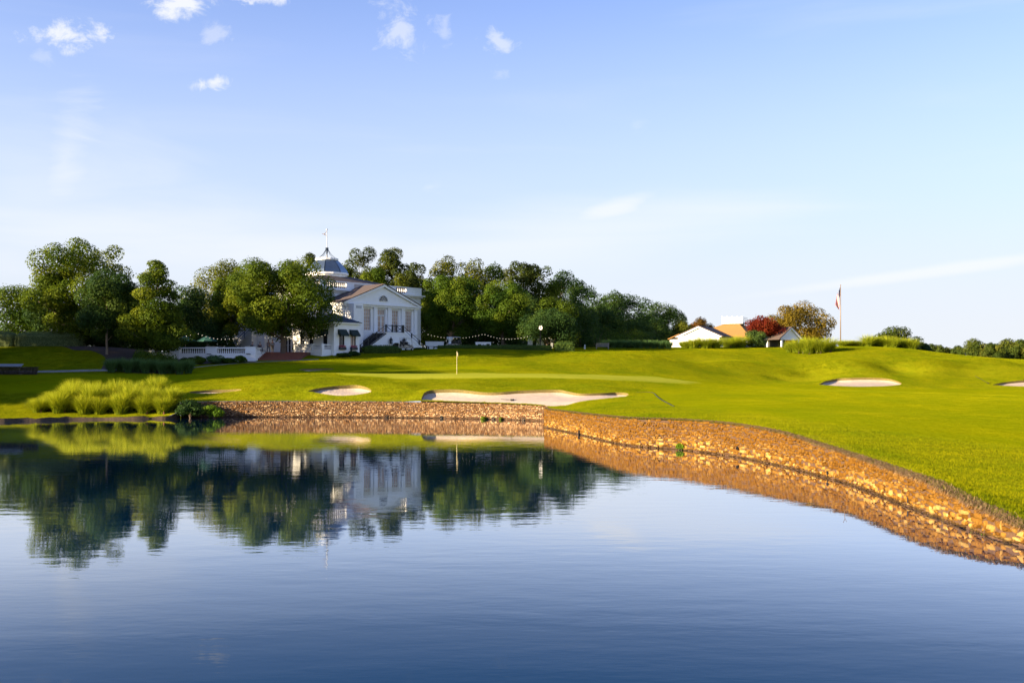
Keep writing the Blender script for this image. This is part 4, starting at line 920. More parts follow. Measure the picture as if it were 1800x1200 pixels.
# dead grass hanging over the lip of the near wall
def straw():
    rg = np.random.default_rng(305); n = 15000; w = Wall(near_c); tt = rg.uniform(6, w.L - 20, n); V = []; T = []
    A = np.array([w.at(t) for t in tt]); a = np.clip((A[:, 1] - 60) / -28, .08, 1)
    up = rg.uniform(-.06, .5, n) * (.3 + .7 * a) ; b = np.c_[A[:, 0] - A[:, 5] * up, A[:, 1] - A[:, 6] * up, A[:, 2] + .03 + rg.uniform(0, .05, n)]
    ln = rg.uniform(.15, .42, n) * (.35 + .65 * a); ang = rg.normal(0, .9, n)
    dx = A[:, 5] * np.cos(ang) + A[:, 3] * np.sin(ang); dy = A[:, 6] * np.cos(ang) + A[:, 4] * np.sin(ang)
    m = b + np.c_[dx * ln * .5, dy * ln * .5, rg.uniform(0, .06, n)]; e = b + np.c_[dx * ln, dy * ln, -rg.uniform(.0, .16, n) * a]
    sd_ = np.c_[-dy, dx, np.zeros(n)] * .009
    V = np.stack([b - sd_, b + sd_, m + sd_ * .8, m - sd_ * .8, e], 1).reshape(-1, 3); i = np.arange(n)[:, None] * 5
    Lp = np.concatenate([i, i + 1, i + 2, i + 3, i + 3, i + 2, i + 4], 1).ravel(); cnt = np.tile([4, 3], n)
    T = np.repeat(np.clip(rg.normal(.4, .25, n), 0, 1), 5)
    tag(link('dry_grass', np_mesh('dry_grass', V, Lp, cnt, {'tint': T}), L['straw']), 'mat of dry brown grass hanging over the lip of the curving wall', 'grass', None, 'stuff')
straw()

# ------------------------------------------------------------------ buildings
PI = math.pi
def wallbox(mb, x0, x1, z0, z1, y0, y1, holes):
    """wall slab in the x-z plane from y0 to y1 with rectangular holes (x0,x1,z0,z1)"""
    xs = sorted({x0, x1} | {v for h in holes for v in h[:2]}); zs = sorted({z0, z1} | {v for h in holes for v in h[2:]})
    for i in range(len(xs) - 1):
        run = None
        for j in range(len(zs) - 1):
            cx, cz = (xs[i] + xs[i + 1]) / 2, (zs[j] + zs[j + 1]) / 2
            hole = any(h[0] < cx < h[1] and h[2] < cz < h[3] for h in holes)
            if not hole: run = [zs[j], zs[j + 1]] if run is None else [run[0], zs[j + 1]]
            if run and (hole or j == len(zs) - 2): mb.box(xs[i], y0, run[0], xs[i + 1], y1, run[1]); run = None
def window(root, mt, cx, y, z0, w, h, cols=2, rows=4, gl='glass', fr='trim', name='window', bar=.035):
    mb = MB(mt); f = .07
    for a, b in ((cx - w / 2, cx - w / 2 + f), (cx + w / 2 - f, cx + w / 2)): mb.box(a, y - .04, z0, b, y + .08, z0 + h)
    for a, b in ((z0, z0 + f), (z0 + h - f, z0 + h)): mb.box(cx - w / 2 + f, y - .037, a, cx + w / 2 - f, y + .077, b)
    for i in range(1, cols): xx = cx - w / 2 + w * i / cols; mb.box(xx - bar / 2, y - .01, z0 + f, xx + bar / 2, y + .04, z0 + h - f)
    for j in range(1, rows): zz = z0 + h * j / rows; mb.box(cx - w / 2 + f, y - .013, zz - bar / 2, cx + w / 2 - f, y + .037, zz + bar / 2)
    o = mb.build(name, M[fr], root)
    MB(mt).box(cx - w / 2 + .02, y + .045, z0 + .02, cx + w / 2 - .02, y + .065, z0 + h - .02).build('pane', M[gl], o)
    return o
def baluster(h, r=.075):
    return [(r * .9, 0), (r * .9, h * .08), (r * .5, h * .14), (r, h * .34), (r * .85, h * .48), (r * .42, h * .74), (r * .42, h * .84), (r * .85, h * .92), (r * .85, h)]
BAL = {}
def balusters(root, pts, h, r=.075, mat='trim'):
    k = (round(h, 2), r)
    if k not in BAL:
        o = MB().lathe(baluster(h, r), n=6).build('baluster', M[mat], root, True); BAL[k] = o.data; o.location = pts[0]; pts = pts[1:]
    for p in pts: o = link('baluster', BAL[k], None, root); o.location = p
def rail(mb, a, b, h=.95, post=.045, r=.045):
    """sloping handrail from a to b with two rails"""
    a, b = Vector(a), Vector(b); u = Vector((0, 0, 1))
    mb.tube([a + u * h, b + u * h], r, 5); mb.tube([a + u * h * .55, b + u * h * .55], r * .7, 5)

# ---- the mansion: local x along the pediment front, local y into the house
G0 = 7.0
mans = empty('mansion', (-24.4, 146.0, G0), R(50), label='white stucco mansion with pedimented front, double stair, balustraded parapet and blue dome', cat='mansion')
CX = 7.65; BAY = 2.87
bays = [CX + BAY * k for k in (-2, -1, 0, 1, 2)]
mb = MB()
holes = [(b - .7, b + .7, 3.45, 6.75) for b in bays if b != CX] + [(CX - .8, CX + .8, 3.2, 6.75)]
wallbox(mb, 0, 15.3, -1.5, 7.0, .6, .95, holes)
mb.box(0, .95, -1.5, .35, 5.2, 7.0); mb.box(14.95, .95, -1.5, 15.3, 5.2, 7.0)
mb.build('front_wall', M['white'], mans)
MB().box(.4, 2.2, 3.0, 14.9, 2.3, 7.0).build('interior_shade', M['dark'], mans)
for i, b in enumerate(bays):
    if b == CX:
        d = window(mans, None, b, .78, 5.85, 1.5, .85, 3, 1, 'warmreflect', 'trim', 'transom_window')
        for s in (-1, 1): 
            window(mans, None, b + s * .38, .78, 3.2, .74, 2.6, 1, 3, 'warmreflect', 'trim', 'door_leaf')
    else: window(mans, None, b, .78, 3.45, 1.4, 3.3, 3, 6, 'warmreflect' if i != 4 else 'warmreflect')
for k in range(6):
    x = CX + BAY * (k - 2.5)
    if k in (0, 5): x += .12 if k == 0 else -.12
    p = MB().box(x - .27, .36, 3.2, x + .27, .597, 6.75); p.box(x - .34, .30, 6.75, x + .34, .597, 7.0); p.box(x - .34, .32, 3.0, x + .34, .597, 3.2)
    p.build('pilaster', M['trim'], mans)
MB().box(-.1, .2, 7.0, 15.4, 5.2, 7.28).box(-.3, -.05, 7.28, 15.6, 5.2, 7.5).build('entablature', M['trim'], mans)
EV, RG = 7.5, 10.5
MB().prism([(.25, EV), (15.05, EV), (CX, RG - .42)], 'y', .22, .6).build('tympanum', M['white'], mans)
sl_ = (RG - EV) / (CX + .35)
rc = MB()
for s in (-1, 1):
    e = CX + s * (CX + .35)
    rc.prism([(e, EV), (CX, RG), (CX, RG - .34), (e + (-s) * .75, EV)], 'y', -.12, .35)
rc.build('raking_cornice', M['trim'], mans)
rf = MB()
for s in (-1, 1):
    e = CX + s * (CX + .42)
    rf.prism([(e, EV - .03), (CX, RG + .02), (CX, RG + .16), (e - .0, EV + .09)], 'y', -.18, 7.2)
roof = rf.build('roof', M['shingle'], mans)
fan = MB(); n = 14
fan.prism([(CX + .82 * math.cos(t), 8.0 + .82 * math.sin(t)) for t in np.linspace(0, PI, n)], 'y', .13, .23)
fo = fan.build('fanlight', M['glass'], mans)
fm = MB()
for t in np.linspace(0, PI, 7)[0:]: fm.tube([(CX, .1, 8.02), (CX + .82 * math.cos(t), .1, 8.02 + .82 * math.sin(t))], .018, 4)
for r_ in (.45, .84): fm.tube([(CX + r_ * math.cos(t), .1, 8.0 + r_ * math.sin(t)) for t in np.linspace(0, PI, 12)], .025, 4)
fm.build('glazing_bars', M['trim'], fo)
pier = MB().box(.54, -1.2, -1, 2.3, .6, 7.27); pier.build('corner_pier', M['white'], mans)
dentil_shade = MB()
for i in range(5):
    dentil_shade.box(1.0 + i * .22, -1.23, 6.55, 1.1 + i * .22, -1.2, 6.95)
dentil_shade.build('shadow_marks', M['grey'], mans)  # grey strips stand in for a dentil-like row of shadows
# landing and double stair
LX0, LX1, LY, LZ = 5.7, 9.3, -2.5, 3.15
st = MB()
arch_x = 7.75
wallbox(st, LX0, LX1, -1.5, LZ - .12, LY, LY + .3, [(arch_x - .75, arch_x + .75, -1.5, 1.55)])
pts_ = [(arch_x + .75 * math.cos(t), 1.55 + .48 * math.sin(t)) for t in np.linspace(0, PI, 10)]
st.box(LX0, LY + .3, -1.5, LX0 + .3, .3, LZ - .12); st.box(LX1 - .3, LY + .3, -1.5, LX1, .3, LZ - .12)
st.build('landing_wall', M['white'], mans)
MB().box(LX0 - .1, LY - .08, LZ - .12, LX1 + .1, .3, LZ).build('landing', M['trim'], mans)
dv = MB().box(arch_x - .74, LY + .31, -1.4, arch_x + .74, LY + .4, 1.54); dv.build('cellar_door', M['dark'], mans)
fr_ = MB()
for s in (-1, 1): fr_.box(arch_x + s * .75, LY - .05, -1, arch_x + s * .9, LY - .003, 1.2)
fr_.tube([(arch_x + .82 * math.cos(t), LY - .03, 1.2 + .45 * math.sin(t)) for t in np.linspace(0, PI, 10)], .08, 5)
fr_.build('door_surround', M['trim'], mans)
NS = 17; run = 5.0
for s, x0 in ((1, LX1), (-1, LX0)):
    sw = MB(); tr = MB()
    sw.prism([(x0, -1.5), (x0, LZ - .1), (x0 + s * run, .02), (x0 + s * run, -1.5)], 'y', LY, LY + .22)
    if s > 0: sw.prism([(x0, LZ - .1), (x0, LZ + .16), (x0 + s * (run + .25), .2), (x0 + s * (run + .25), -.2), (x0 + s * run, -.2), (x0 + s * run, .02)], 'y', LY - .06, LY + .24)
    for k in range(NS):
        a = x0 + s * run * k / NS; z = LZ - (k + 1) * LZ / (NS + 1)
        tr.box(a, LY + .24 if s > 0 else LY - .06, z - .19, a + s * run / NS * 1.05, .25, z)
    sw.build('stair_wall', M['white'], mans); tr.build('stair_treads', M['trim'] if s > 0 else M['black'], mans)
    rl_ = MB(); a = Vector((x0 + s * .1, LY + .1, LZ)); b = Vector((x0 + s * run, LY + .1, .15)); rail(rl_, a, b); rl_.build('stair_rail', M['black'], mans)
    for t in (0.35, .68, 1.0):
        p = a.lerp(b, t); MB().box(p.x - .075, p.y - .075, p.z, p.x + .075, p.y + .075, p.z + 1.05).build('rail_post', M['black'], mans)
lr = MB(); lr.tube([(LX0, LY, LZ + 1.0), (LX1, LY, LZ + 1.0)], .06, 5); lr.tube([(LX0, LY, LZ + .1), (LX1, LY, LZ + .1)], .045, 5)
lr.tube([(LX1 - 1.5, LY, LZ + .95), (LX1, LY, LZ + .1)], .05, 5); lr.tube([(LX1 - 1.5, LY, LZ + .1), (LX1, LY, LZ + .95)], .05, 5)
lr.tube([(LX0, LY, LZ + .95), (LX0 + 1.3, LY, LZ + .1)], .05, 5)
lr.build('landing_rail', M['black'], mans)
for x in (LX0, LX0 + 1.3, LX1 - 1.5, LX1 - .25, LX1): MB().box(x - .10, LY - .08, LZ, x + .10, LY + .08, LZ + 1.15).build('rail_post', M['black'], mans)
MB().box(LX0 + 1.75, LY + .1, LZ + .02, LX1 - 1.7, LY + .14, LZ + .92).build('landing_panel', M['grey'], mans)
# lower flight to the right of the stair foot
lf = MB(); lf.prism([(14.6, -1.2), (14.6, .3), (17.2, -.6), (17.2, -1.2)], 'y', LY + 1.8, LY + 2.0); lf.build('lower_stair_wall', M['white'], mans)
lf = MB(); rail(lf, (14.6, LY + 1.9, .3), (17.4, LY + 1.9, -.5)); lf.box(14.6, LY + .3, .0, 14.75, LY + .45, 1.3).box(15.0, LY + .3, -.2, 15.15, LY + .45, 1.2).box(14.6, LY + .3, 1.15, 17.0, LY + .36, 1.22); lf.build('lower_rail', M['black'], mans)
for x in (6.45, 9.15):
    ln = MB(); y = LY - .28; ln.lathe([(.10, 1.35), (.20, 1.45), (.24, 1.95), (.30, 2.0), (.08, 2.3), (.03, 2.5)], (x, y, 0), 6)
    ln.tube([(x, LY, 1.75), (x, LY - .3, 1.4)], .03, 5); lo = ln.build('lantern', M['black'], mans)
    g = MB().lathe([(.17, 1.5), (.215, 1.92)], (x, y, 0), 6, .0); 
    for f_ in range(0): pass
    g2 = MB().box(x - .12, y - .235, 1.52, x + .12, y - .215, 1.9); g2.build('lantern_glass', M['grey'], lo)
# main block
BX0, BX1, BY0, BY1 = -5.0, 20.6, 5.2, 22.4
mbk = MB()
lw = Matrix(((0, 1, 0, BX0), (-1, 0, 0, BY1), (0, 0, 1, 0), (0, 0, 0, 1)))   # left wall frame: along = BY1 - y, depth inwards
def al(y): return BY1 - y
mbk.box(BX0 + .35, BY0, -1.5, BX1, BY0 + .35, 9.4); mbk.box(BX1 - .35, BY0 + .35, -1.5, BX1, BY1, 9.4); mbk.box(BX0 + .35, BY1 - .35, -1.5, BX1 - .35, BY1, 9.4)
mbk.m = lw
ups = [al(7.2), al(10.5), al(14), al(17.5), al(20.5)]
wallbox(mbk, 0, BY1 - BY0, -1.5, 9.4, 0, .35, [(a - .65, a + .65, 4.0, 7.0) for a in ups[:2]] + [(al(7.2) - .95, al(7.2) + .95, 0, 2.3)])
mbk.build('main_wall', M['white'], mans)
for a in ups[:2]: window(mans, lw, a, .15, 4.0, 1.3, 3.0, 3, 5)
a0 = al(7.2)
for s in (-1, 1): window(mans, lw, a0 + s * .46, .15, 0.02, .88, 2.26, 1, 2, 'glass', 'trim', 'arched_door_leaf')
ad = MB(lw); ad.prism([(a0 + .95 * math.cos(t), 2.35 + 1.05 * math.sin(t)) for t in np.linspace(0, PI, 14)], 'y', -.05, -.01); ado = ad.build('door_fanlight', M['glass'], mans)
ad = MB(lw); ad.tube([(a0 + 1.05 * math.cos(t), -.06, 2.35 + 1.15 * math.sin(t)) for t in np.linspace(0, PI, 14)], .11, 6)
for s in (-1, 1): ad.box(a0 + s * .95, -.12, 0, a0 + s * 1.2, -.003, 2.4)
ad.box(a0 - 1.2, -.1, 2.26, a0 + 1.2, -.02, 2.4); ad.build('door_surround', M['trim'], ado)
# side wing with outside stair
wgm = MB().box(-6.35, 10.9, -1.5, BX0 - .01, 20.4, 8.6); wgm.build('side_wing', M['white'], mans)
ws = MB()
for k in range(16): ws.box(-7.4, 18.2 - .35 * k, -.3, -6.36, 18.2 - .35 * (k + 1), .2 + .2 * k)
ws.build('wing_stair', M['white'], mans)
wr = MB(); rail(wr, (-7.35, 18.2, .1), (-7.35, 12.6, 3.4), .95); 
for t in (0, .33, .66, 1): p = Vector((-7.35, 18.2, .1)).lerp(Vector((-7.35, 12.6, 3.4)), t); wr.tube([p, p + Vector((0, 0, .95))], .035, 5)
wr.build('wing_stair_rail', M['black'], mans)
# cornice and parapet
cor = MB()
for q, (a, b) in enumerate(((9.3, 9.55), (9.55, 9.8))):
    o = .25 + q * .3
    cor.box(BX0 - o, BY0 - o, a, BX1 + o, BY0 + .4, b); cor.box(BX0 - o, BY0 + .4, a + .002, BX0 + .4, BY1 + o, b - .002); cor.box(BX1 - .4, BY0 + .4, a + .002, BX1 + o, BY1 + o, b - .002)
cor.build('cornice', M['trim'], mans)
PB, PT = 9.8, 11.0
par = MB()
gaps = [(-3.6, -.6), (.45, 4.6), (14.9, 17.3)]
xs = [BX0 - .1] + [v for g in gaps for v in g] + [BX1 + .1]
for i in range(0, len(xs), 2): par.box(xs[i], BY0 - .1, PB, xs[i + 1], BY0 + .25, PT - .14)
par.box(BX0 - .14, BY0 - .14, PT - .14, BX1 + .14, BY0 + .29, PT)
for a, b in gaps: par.box(a, BY0 - .06, PB, b, BY0 + .21, PB + .16)
par.box(BX0 - .1, BY0 + .25, PB, BX0 + .25, BY1, PT); par.box(BX1 - .25, BY0 + .25, PB, BX1 + .1, BY1, PT)
par.build('parapet', M['trim'], mans)
MB().box(6.1, BY0 - .14, PB + .25, 9.6, BY0 - .103, PT - .25).build('parapet_panel', M['beige'], mans)
for a, b in gaps:
    n = max(4, int((b - a) / .36)); balusters(mans, [((a + (b - a) * (i + .5) / n), BY0 + .08, PB + .16) for i in range(n)], PT - .14 - PB - .16, .09)
DC = (CX + .15, 13.7)
hr = MB()
e = [(BX0 + .5, BY0 + .5), (BX1 - .5, BY0 + .5), (BX1 - .5, BY1 - .5), (BX0 + .5, BY1 - .5)]; t = [(DC[0] - 2.9, DC[1] - 2.9), (DC[0] + 2.9, DC[1] - 2.9), (DC[0] + 2.9, DC[1] + 2.9), (DC[0] - 2.9, DC[1] + 2.9)]
hr.add([(x, y, 9.85) for x, y in e] + [(x, y, 10.5) for x, y in e] + [(x, y, 12.45) for x, y in t], [(3, 2, 1, 0), (8, 9, 10, 11)] + [(i, (i + 1) % 4, (i + 1) % 4 + 4, i + 4) for i in range(4)] + [(i + 4, (i + 1) % 4 + 4, (i + 1) % 4 + 8, i + 8) for i in range(4)])
hr.build('hip_roof', M['shingle'], mans)
MB().lathe([(3.25, 11.2), (3.25, 12.7), (3.45, 12.75), (3.45, 13.05)], (DC[0], DC[1], 0), 16).build('dome_drum', M['trim'], mans)
prof = [(3.42, 13.05), (3.2, 13.55), (2.75, 14.15), (2.2, 14.75), (1.72, 15.2)]
for k in range(8):
    a0_, a1_ = 2 * PI * (k + .03) / 8 + R(-1), 2 * PI * (k + .97) / 8 + R(-1)
    v = [(DC[0] + r_ * math.cos(a), DC[1] + r_ * math.sin(a), z) for r_, z in prof for a in (a0_, a1_)]
    MB().add(v, [(2 * i, 2 * i + 1, 2 * i + 3, 2 * i + 2) for i in range(len(prof) - 1)]).build('dome_panel', M['dome'], mans)
MB().lathe([(r_ - .06, z) for r_, z in prof] + [(1.2, 15.25)], (DC[0], DC[1], 0), 8, -1 / 45).build('dome_core', M['metalroof'], mans)
MB().lathe([(1.75, 15.1), (1.82, 15.2), (1.82, 15.45), (1.6, 15.5), (.5, 15.62)], (DC[0], DC[1], 0), 16).build('dome_crown', M['trim'], mans)
dm = MB()
for k in range(8):
    a = 2 * PI * k / 8; dm.tube([(DC[0] + r_ * math.cos(a), DC[1] + r_ * math.sin(a), z) for r_, z in ((1.35, 15.55), (.7, 16.1), (.3, 16.7), (.14, 17.1))], .035, 4)
dm.lathe([(.13, 16.3), (.16, 16.9), (.3, 17.15), (.12, 17.25)], (DC[0], DC[1], 0), 8); dm.build('finial_struts', M['metalroof'], mans)
vn = MB(); vn.tube([(DC[0], DC[1], 15.6), (DC[0], DC[1], 20.0)], [.07, .045], 6); vn.lathe([(.03, 20.0), (.14, 20.08), (.14, 20.2), (.02, 20.3)], (DC[0], DC[1], 0), 8)
vo = vn.build('weathervane_pole', M['steel'], mans)
vv = MB(); q = (DC[0] - .0, DC[1]); d = Vector((-.35, .6)).normalized()
for a, b in (((0, 19.85), (.55, 19.4)), ((0, 19.15), (.55, 19.4)), ((.3, 19.4), (.85, 19.45))): vv.tube([(q[0] + d.x * a[0], q[1] + d.y * a[0], a[1]), (q[0] + d.x * b[0], q[1] + d.y * b[0], b[1])], .04, 4)
vv.build('weathervane', M['bronze'], vo)
for k in range(1):
    MB().box(BX1 - .1, 9, 6.0, BX1 + .9, 12, 6.2).build('side_canopy', M['trim'], mans)

# ---- awning pavilion in front of the left corner
pv0 = empty('awning_pavilion', (-24.4, 146.0, G0), R(50), label='small white pavilion with dark metal hip roof and dark awnings before the mansion', cat='pavilion')
pv0.location = mans.matrix_basis @ Vector((-5.66, -4.15, 0)) ; pv0.location.z = G0
pb = MB(); fw = [(1.42 - .5, 1.42 + .5, .75, 2.9), (3.53 - .5, 3.53 + .5, .75, 2.9)]
wallbox(pb, .3, 4.7, -1.6, 4.0, 0, .3, fw); pb.box(4.4, .3, -1.6, 4.7, 9.2, 4.0)
pl = Matrix(((0, 1, 0, 0), (-1, 0, 0, 9.2), (0, 0, 1, 0), (0, 0, 0, 1)))
pb.m = pl; lws = [9.2 - 1.95, 9.2 - 5.0, 9.2 - 7.0]
wallbox(pb, 0, 9.2, -1.6, 4.0, 0, .3, [(a - .5, a + .5, .75, 2.9) for a in lws]); pb.build('wall', M['white'], pv0)
for a in (1.42, 3.53): window(pv0, None, a, .15, .75, 1.0, 2.15, 2, 2, 'glass' if a < 2 else 'warmreflect', 'black')
for a in lws: window(pv0, pl, a, .15, .75, 1.0, 2.15, 2, 2, 'glass', 'black')
def awning(mt, a, z, w=1.45, h=.95, d=.75):
    m = MB(mt); m.prism([(0, z), (-.12, z), (-d, z - h * .78), (-d, z - h), (0, z - h * .72)], 'x', a - w / 2, a + w / 2); return m.build('awning', M['awning'], pv0)
awning(None, 1.42, 3.2); awning(None, 3.53, 3.2); awning(pl, lws[0], 3.2, 1.45)
for a in (1.42, 3.53):
    bx = MB().box(a - .58, -.32, .35, a + .58, -.003, .7).build('flower_box', M['black'], pv0)
    rg = np.random.default_rng(int(a * 100)); P_ = np.c_[rg.uniform(a - .55, a + .55, 160), rg.uniform(-.33, -.03, 160), rg.uniform(.68, .95, 160)]
    V, Lp, T = leaves(rg, P_, rg.normal(size=(160, 3)), .13, rg.uniform(0, 1, 160)); link('flowers', np_mesh('flowers', V, Lp, 4, {'tint': T}), M['flower'], bx)
MB().box(-.28, -.28, 4.0, 4.95, 6.4, 4.18).build('eaves', M['trim'], pv0)
hp = MB(); e = [(-.32, -.32), (4.99, -.32), (4.99, 6.44), (-.32, 6.44)]; r2 = [(2.33, 2.3), (2.34, 3.9)]
hp.add([(x, y, 4.18) for x, y in e] + [(x, y, 4.22) for x, y in e] + [(x, y, 5.45) for x, y in r2], [(3, 2, 1, 0)] + [(i, (i + 1) % 4, (i + 1) % 4 + 4, i + 4) for i in range(4)] + [(4, 5, 8), (5, 6, 9, 8), (6, 7, 9), (7, 4, 8, 9)])
ro = hp.build('roof', M['metalroof'], pv0)
sm = MB()
for i in range(1, 12):
    x = -.32 + 5.31 * i / 12; z1 = 4.22 + 1.23 * (1 - abs(x - 2.33) / 2.66); y1 = -.32 + 2.62 * (1 - abs(x - 2.33) / 2.66)
    sm.tube([(x, -.32, 4.25), (x, y1, z1 + .03)], .025, 4)
    y = -.32 + 6.76 * i / 12; zz = 4.22 + 1.23 * min(1, min(y + .32, 6.44 - y) / 2.6); xx = -.32 + 2.65 * min(1, min(y + .32, 6.44 - y) / 2.6); sm.tube([(-.32, y, 4.25), (xx, y, zz + .03)], .025, 4)
sm.build('roof_seam', M['metalroof'], ro); MB().box(2.28, 2.6, 5.4, 2.38, 2.7, 5.95).build('roof_vent', M['trim'], ro)
lp = empty('lamp_stub', pv0.matrix_basis @ Vector((2.5, -.8, 0)), R(50), label='short dark cast-iron post between the two awning windows', cat='post'); lp.location.z = 6.25
MB().lathe([(.2, 0), (.2, .5), (.12, .6), (.12, 1.15), (.2, 1.25), (.06, 1.5)], n=8).build('post_body', M['black'], lp)
# planter terrace beside it
tb = empty('planter_balustrade', pv0.matrix_basis @ Vector((-1.7, 0.5, 0)), R(50), label='low white planter wall with short balustrade left of the awning pavilion', cat='balustrade'); tb.location.z = G0
t_ = MB().box(0, 0, -1.5, .3, 6.2, .35).box(.3, .0, -1.5, 1.65, .28, .35); t_.box(0, 0, .95, .3, 6.2, 1.08).box(.3, .02, .95, 1.65, .26, 1.08)
for y in (0, 2.1, 5.9): t_.box(-.05, y - .04, .35, .35, y + .34, 1.14)
t_.build('wall', M['white'], tb)
balusters(tb, [(.15, .55 + .2 * i, .35) for i in range(8)] + [(.15, 2.7 + .2 * i, .35) for i in range(16)] + [(.55 + .2 * i, .14, .35) for i in range(6)], .6, .06)

# ---- terrace, its balustrade wall, brick steps
TZ = 6.95
tp = [(-48.2, 132.6), (-34.3, 132.6), (-34.2, 138.0), (-28.55, 138.0), (-27.9, 141.5), (-36, 158), (-52, 150)]
tag(MB().prism(tp, 'z', 5.2, TZ).build('terrace_floor', M['deck']), kind='structure')
bal = empty('terrace_balustrade', (-41, 132.2, 6.3), 0, label='long white balustrade wall along the front of the terrace', cat='balustrade')
def bx(x): return XP(x, 132.2) + 41
pr = [(262, 268), (300, 316), (362, 381), (432, 450)]
t_ = MB().box(bx(262), .05, -2.2, bx(450) - .02, .4, .42); t_.box(bx(262), .0, 1.04, bx(450), .45, 1.2); t_.build('wall', M['white'], bal)
for i, (a, b) in enumerate(pr):
    q = MB().box(bx(a), -.08 if i < 3 else -.25, -2.2, bx(b), .55, 1.24)
    q.box(bx(a) - .05, -.14 if i < 3 else -.3, 1.24, bx(b) + .05, .6, 1.3); q.build('pier', M['white'], bal)
for i in range(3):
    a, b = bx(pr[i][1]), bx(pr[i + 1][0]); n = int((b - a) / .27); balusters(bal, [(a + (b - a) * (k + .5) / n, .22, .42) for k in range(n)], .62, .085)
for x in (371, 440): MB().box(bx(x) - .45, -.4, .28, bx(x) + .1, -.26, .36).build('ledge_lamp', M['black'], bal)
rt = MB().box(bx(450) - .35, .55, -2.2, bx(450), 3.4, .3); rt.box(bx(450) - .35, .55, 1.04, bx(450), 5.4, 1.2); rt.box(bx(450) - .35, 3.4, -1.5, bx(450), 5.4, .64); rt.build('return_wall', M['white'], bal)
balusters(bal, [(bx(450) - .17, .75 + .26 * k, .3) for k in range(9)], .74, .085)
sp = empty('brick_steps', (-31.3, 133.4, 5.6), 0, label='broad red brick steps climbing to the arched door', cat='steps')
zs0 = gz(-31.3, 133.2); ns = 6
for k in range(ns):
    y0 = 133.2 + .8 * k; z1 = zs0 + .1 + (TZ + .01 - zs0 - .1) * (k + 1) / ns
    s_ = MB().box(-2.75, y0 - 133.4, -1.2, 2.85, y0 + .82 - 133.4 if k < ns - 1 else 4.62, z1 - 5.6); s_.build('step', M['brick'], sp)

# ---- umbrellas, furniture, people on the terrace
def umbrella(x, D, lab):
    o = empty('patio_umbrella', (XP(x, D), D, TZ), 0, label=lab, cat='umbrella', group='green terrace umbrellas')
    MB().tube([(0, 0, 0), (0, 0, 2.35)], .03, 6).build('pole', M['wood'], o); MB().lathe([(.3, 0), (.3, .08), (.06, .12)], n=10).build('base', M['grey'], o)
    c = MB(); r_ = 1.45; n = 8; v = [(0, 0, 2.32)] + [(r_ * math.cos(2 * PI * k / n), r_ * math.sin(2 * PI * k / n), 1.62) for k in range(n)] + [(r_ * math.cos(2 * PI * k / n), r_ * math.sin(2 * PI * k / n), 1.48) for k in range(n)]
    c.add(v, [(0, 1 + k, 1 + (k + 1) % n) for k in range(n)] + [(1 + k, 1 + n + k, 1 + n + (k + 1) % n, 1 + (k + 1) % n) for k in range(n)]); c.build('canopy', M['umbrella'], o)
    for k in range(n): a = 2 * PI * k / n; MB().tube([(0, 0, 2.25), (r_ * .97 * math.cos(a), r_ * .97 * math.sin(a), 1.58)], .015, 4).build('rib', M['wood'], o)
umbrella(326, 139, 'left of the two dark green umbrellas on the terrace'); umbrella(364, 139, 'right of the two dark green umbrellas on the terrace')
def chair(X_, Y_, rz, lab):
    o = empty('patio_chair', (X_, Y_, TZ), rz, label=lab, cat='chair')
    MB().box(-.24, -.24, .41, .24, .24, .45).build('seat', M['black'], o); MB().box(-.24, .21, .47, .24, .25, .92).build('backrest', M['black'], o)
    for a in (-1, 1):
        for b in (-1, 1): MB().tube([(a * .21, b * .21, 0), (a * .21, b * .21, .41)], .018, 5).build('leg', M['black'], o)
def skin(name, joints, edges_, mat, parent, sub=2):
    me = bpy.data.meshes.new(name); me.from_pydata([j[0] for j in joints], edges_, []); o = link(name, me, mat, parent)
    o.modifiers.new('skin', 'SKIN').use_smooth_shade = True
    for i, j in enumerate(joints):
        r_ = j[1]; me.skin_vertices[0].data[i].radius = r_ if isinstance(r_, tuple) else (r_, r_)
    me.skin_vertices[0].data[0].use_root = True
    s_ = o.modifiers.new('sub', 'SUBSURF'); s_.levels = 1; s_.render_levels = sub
    return o
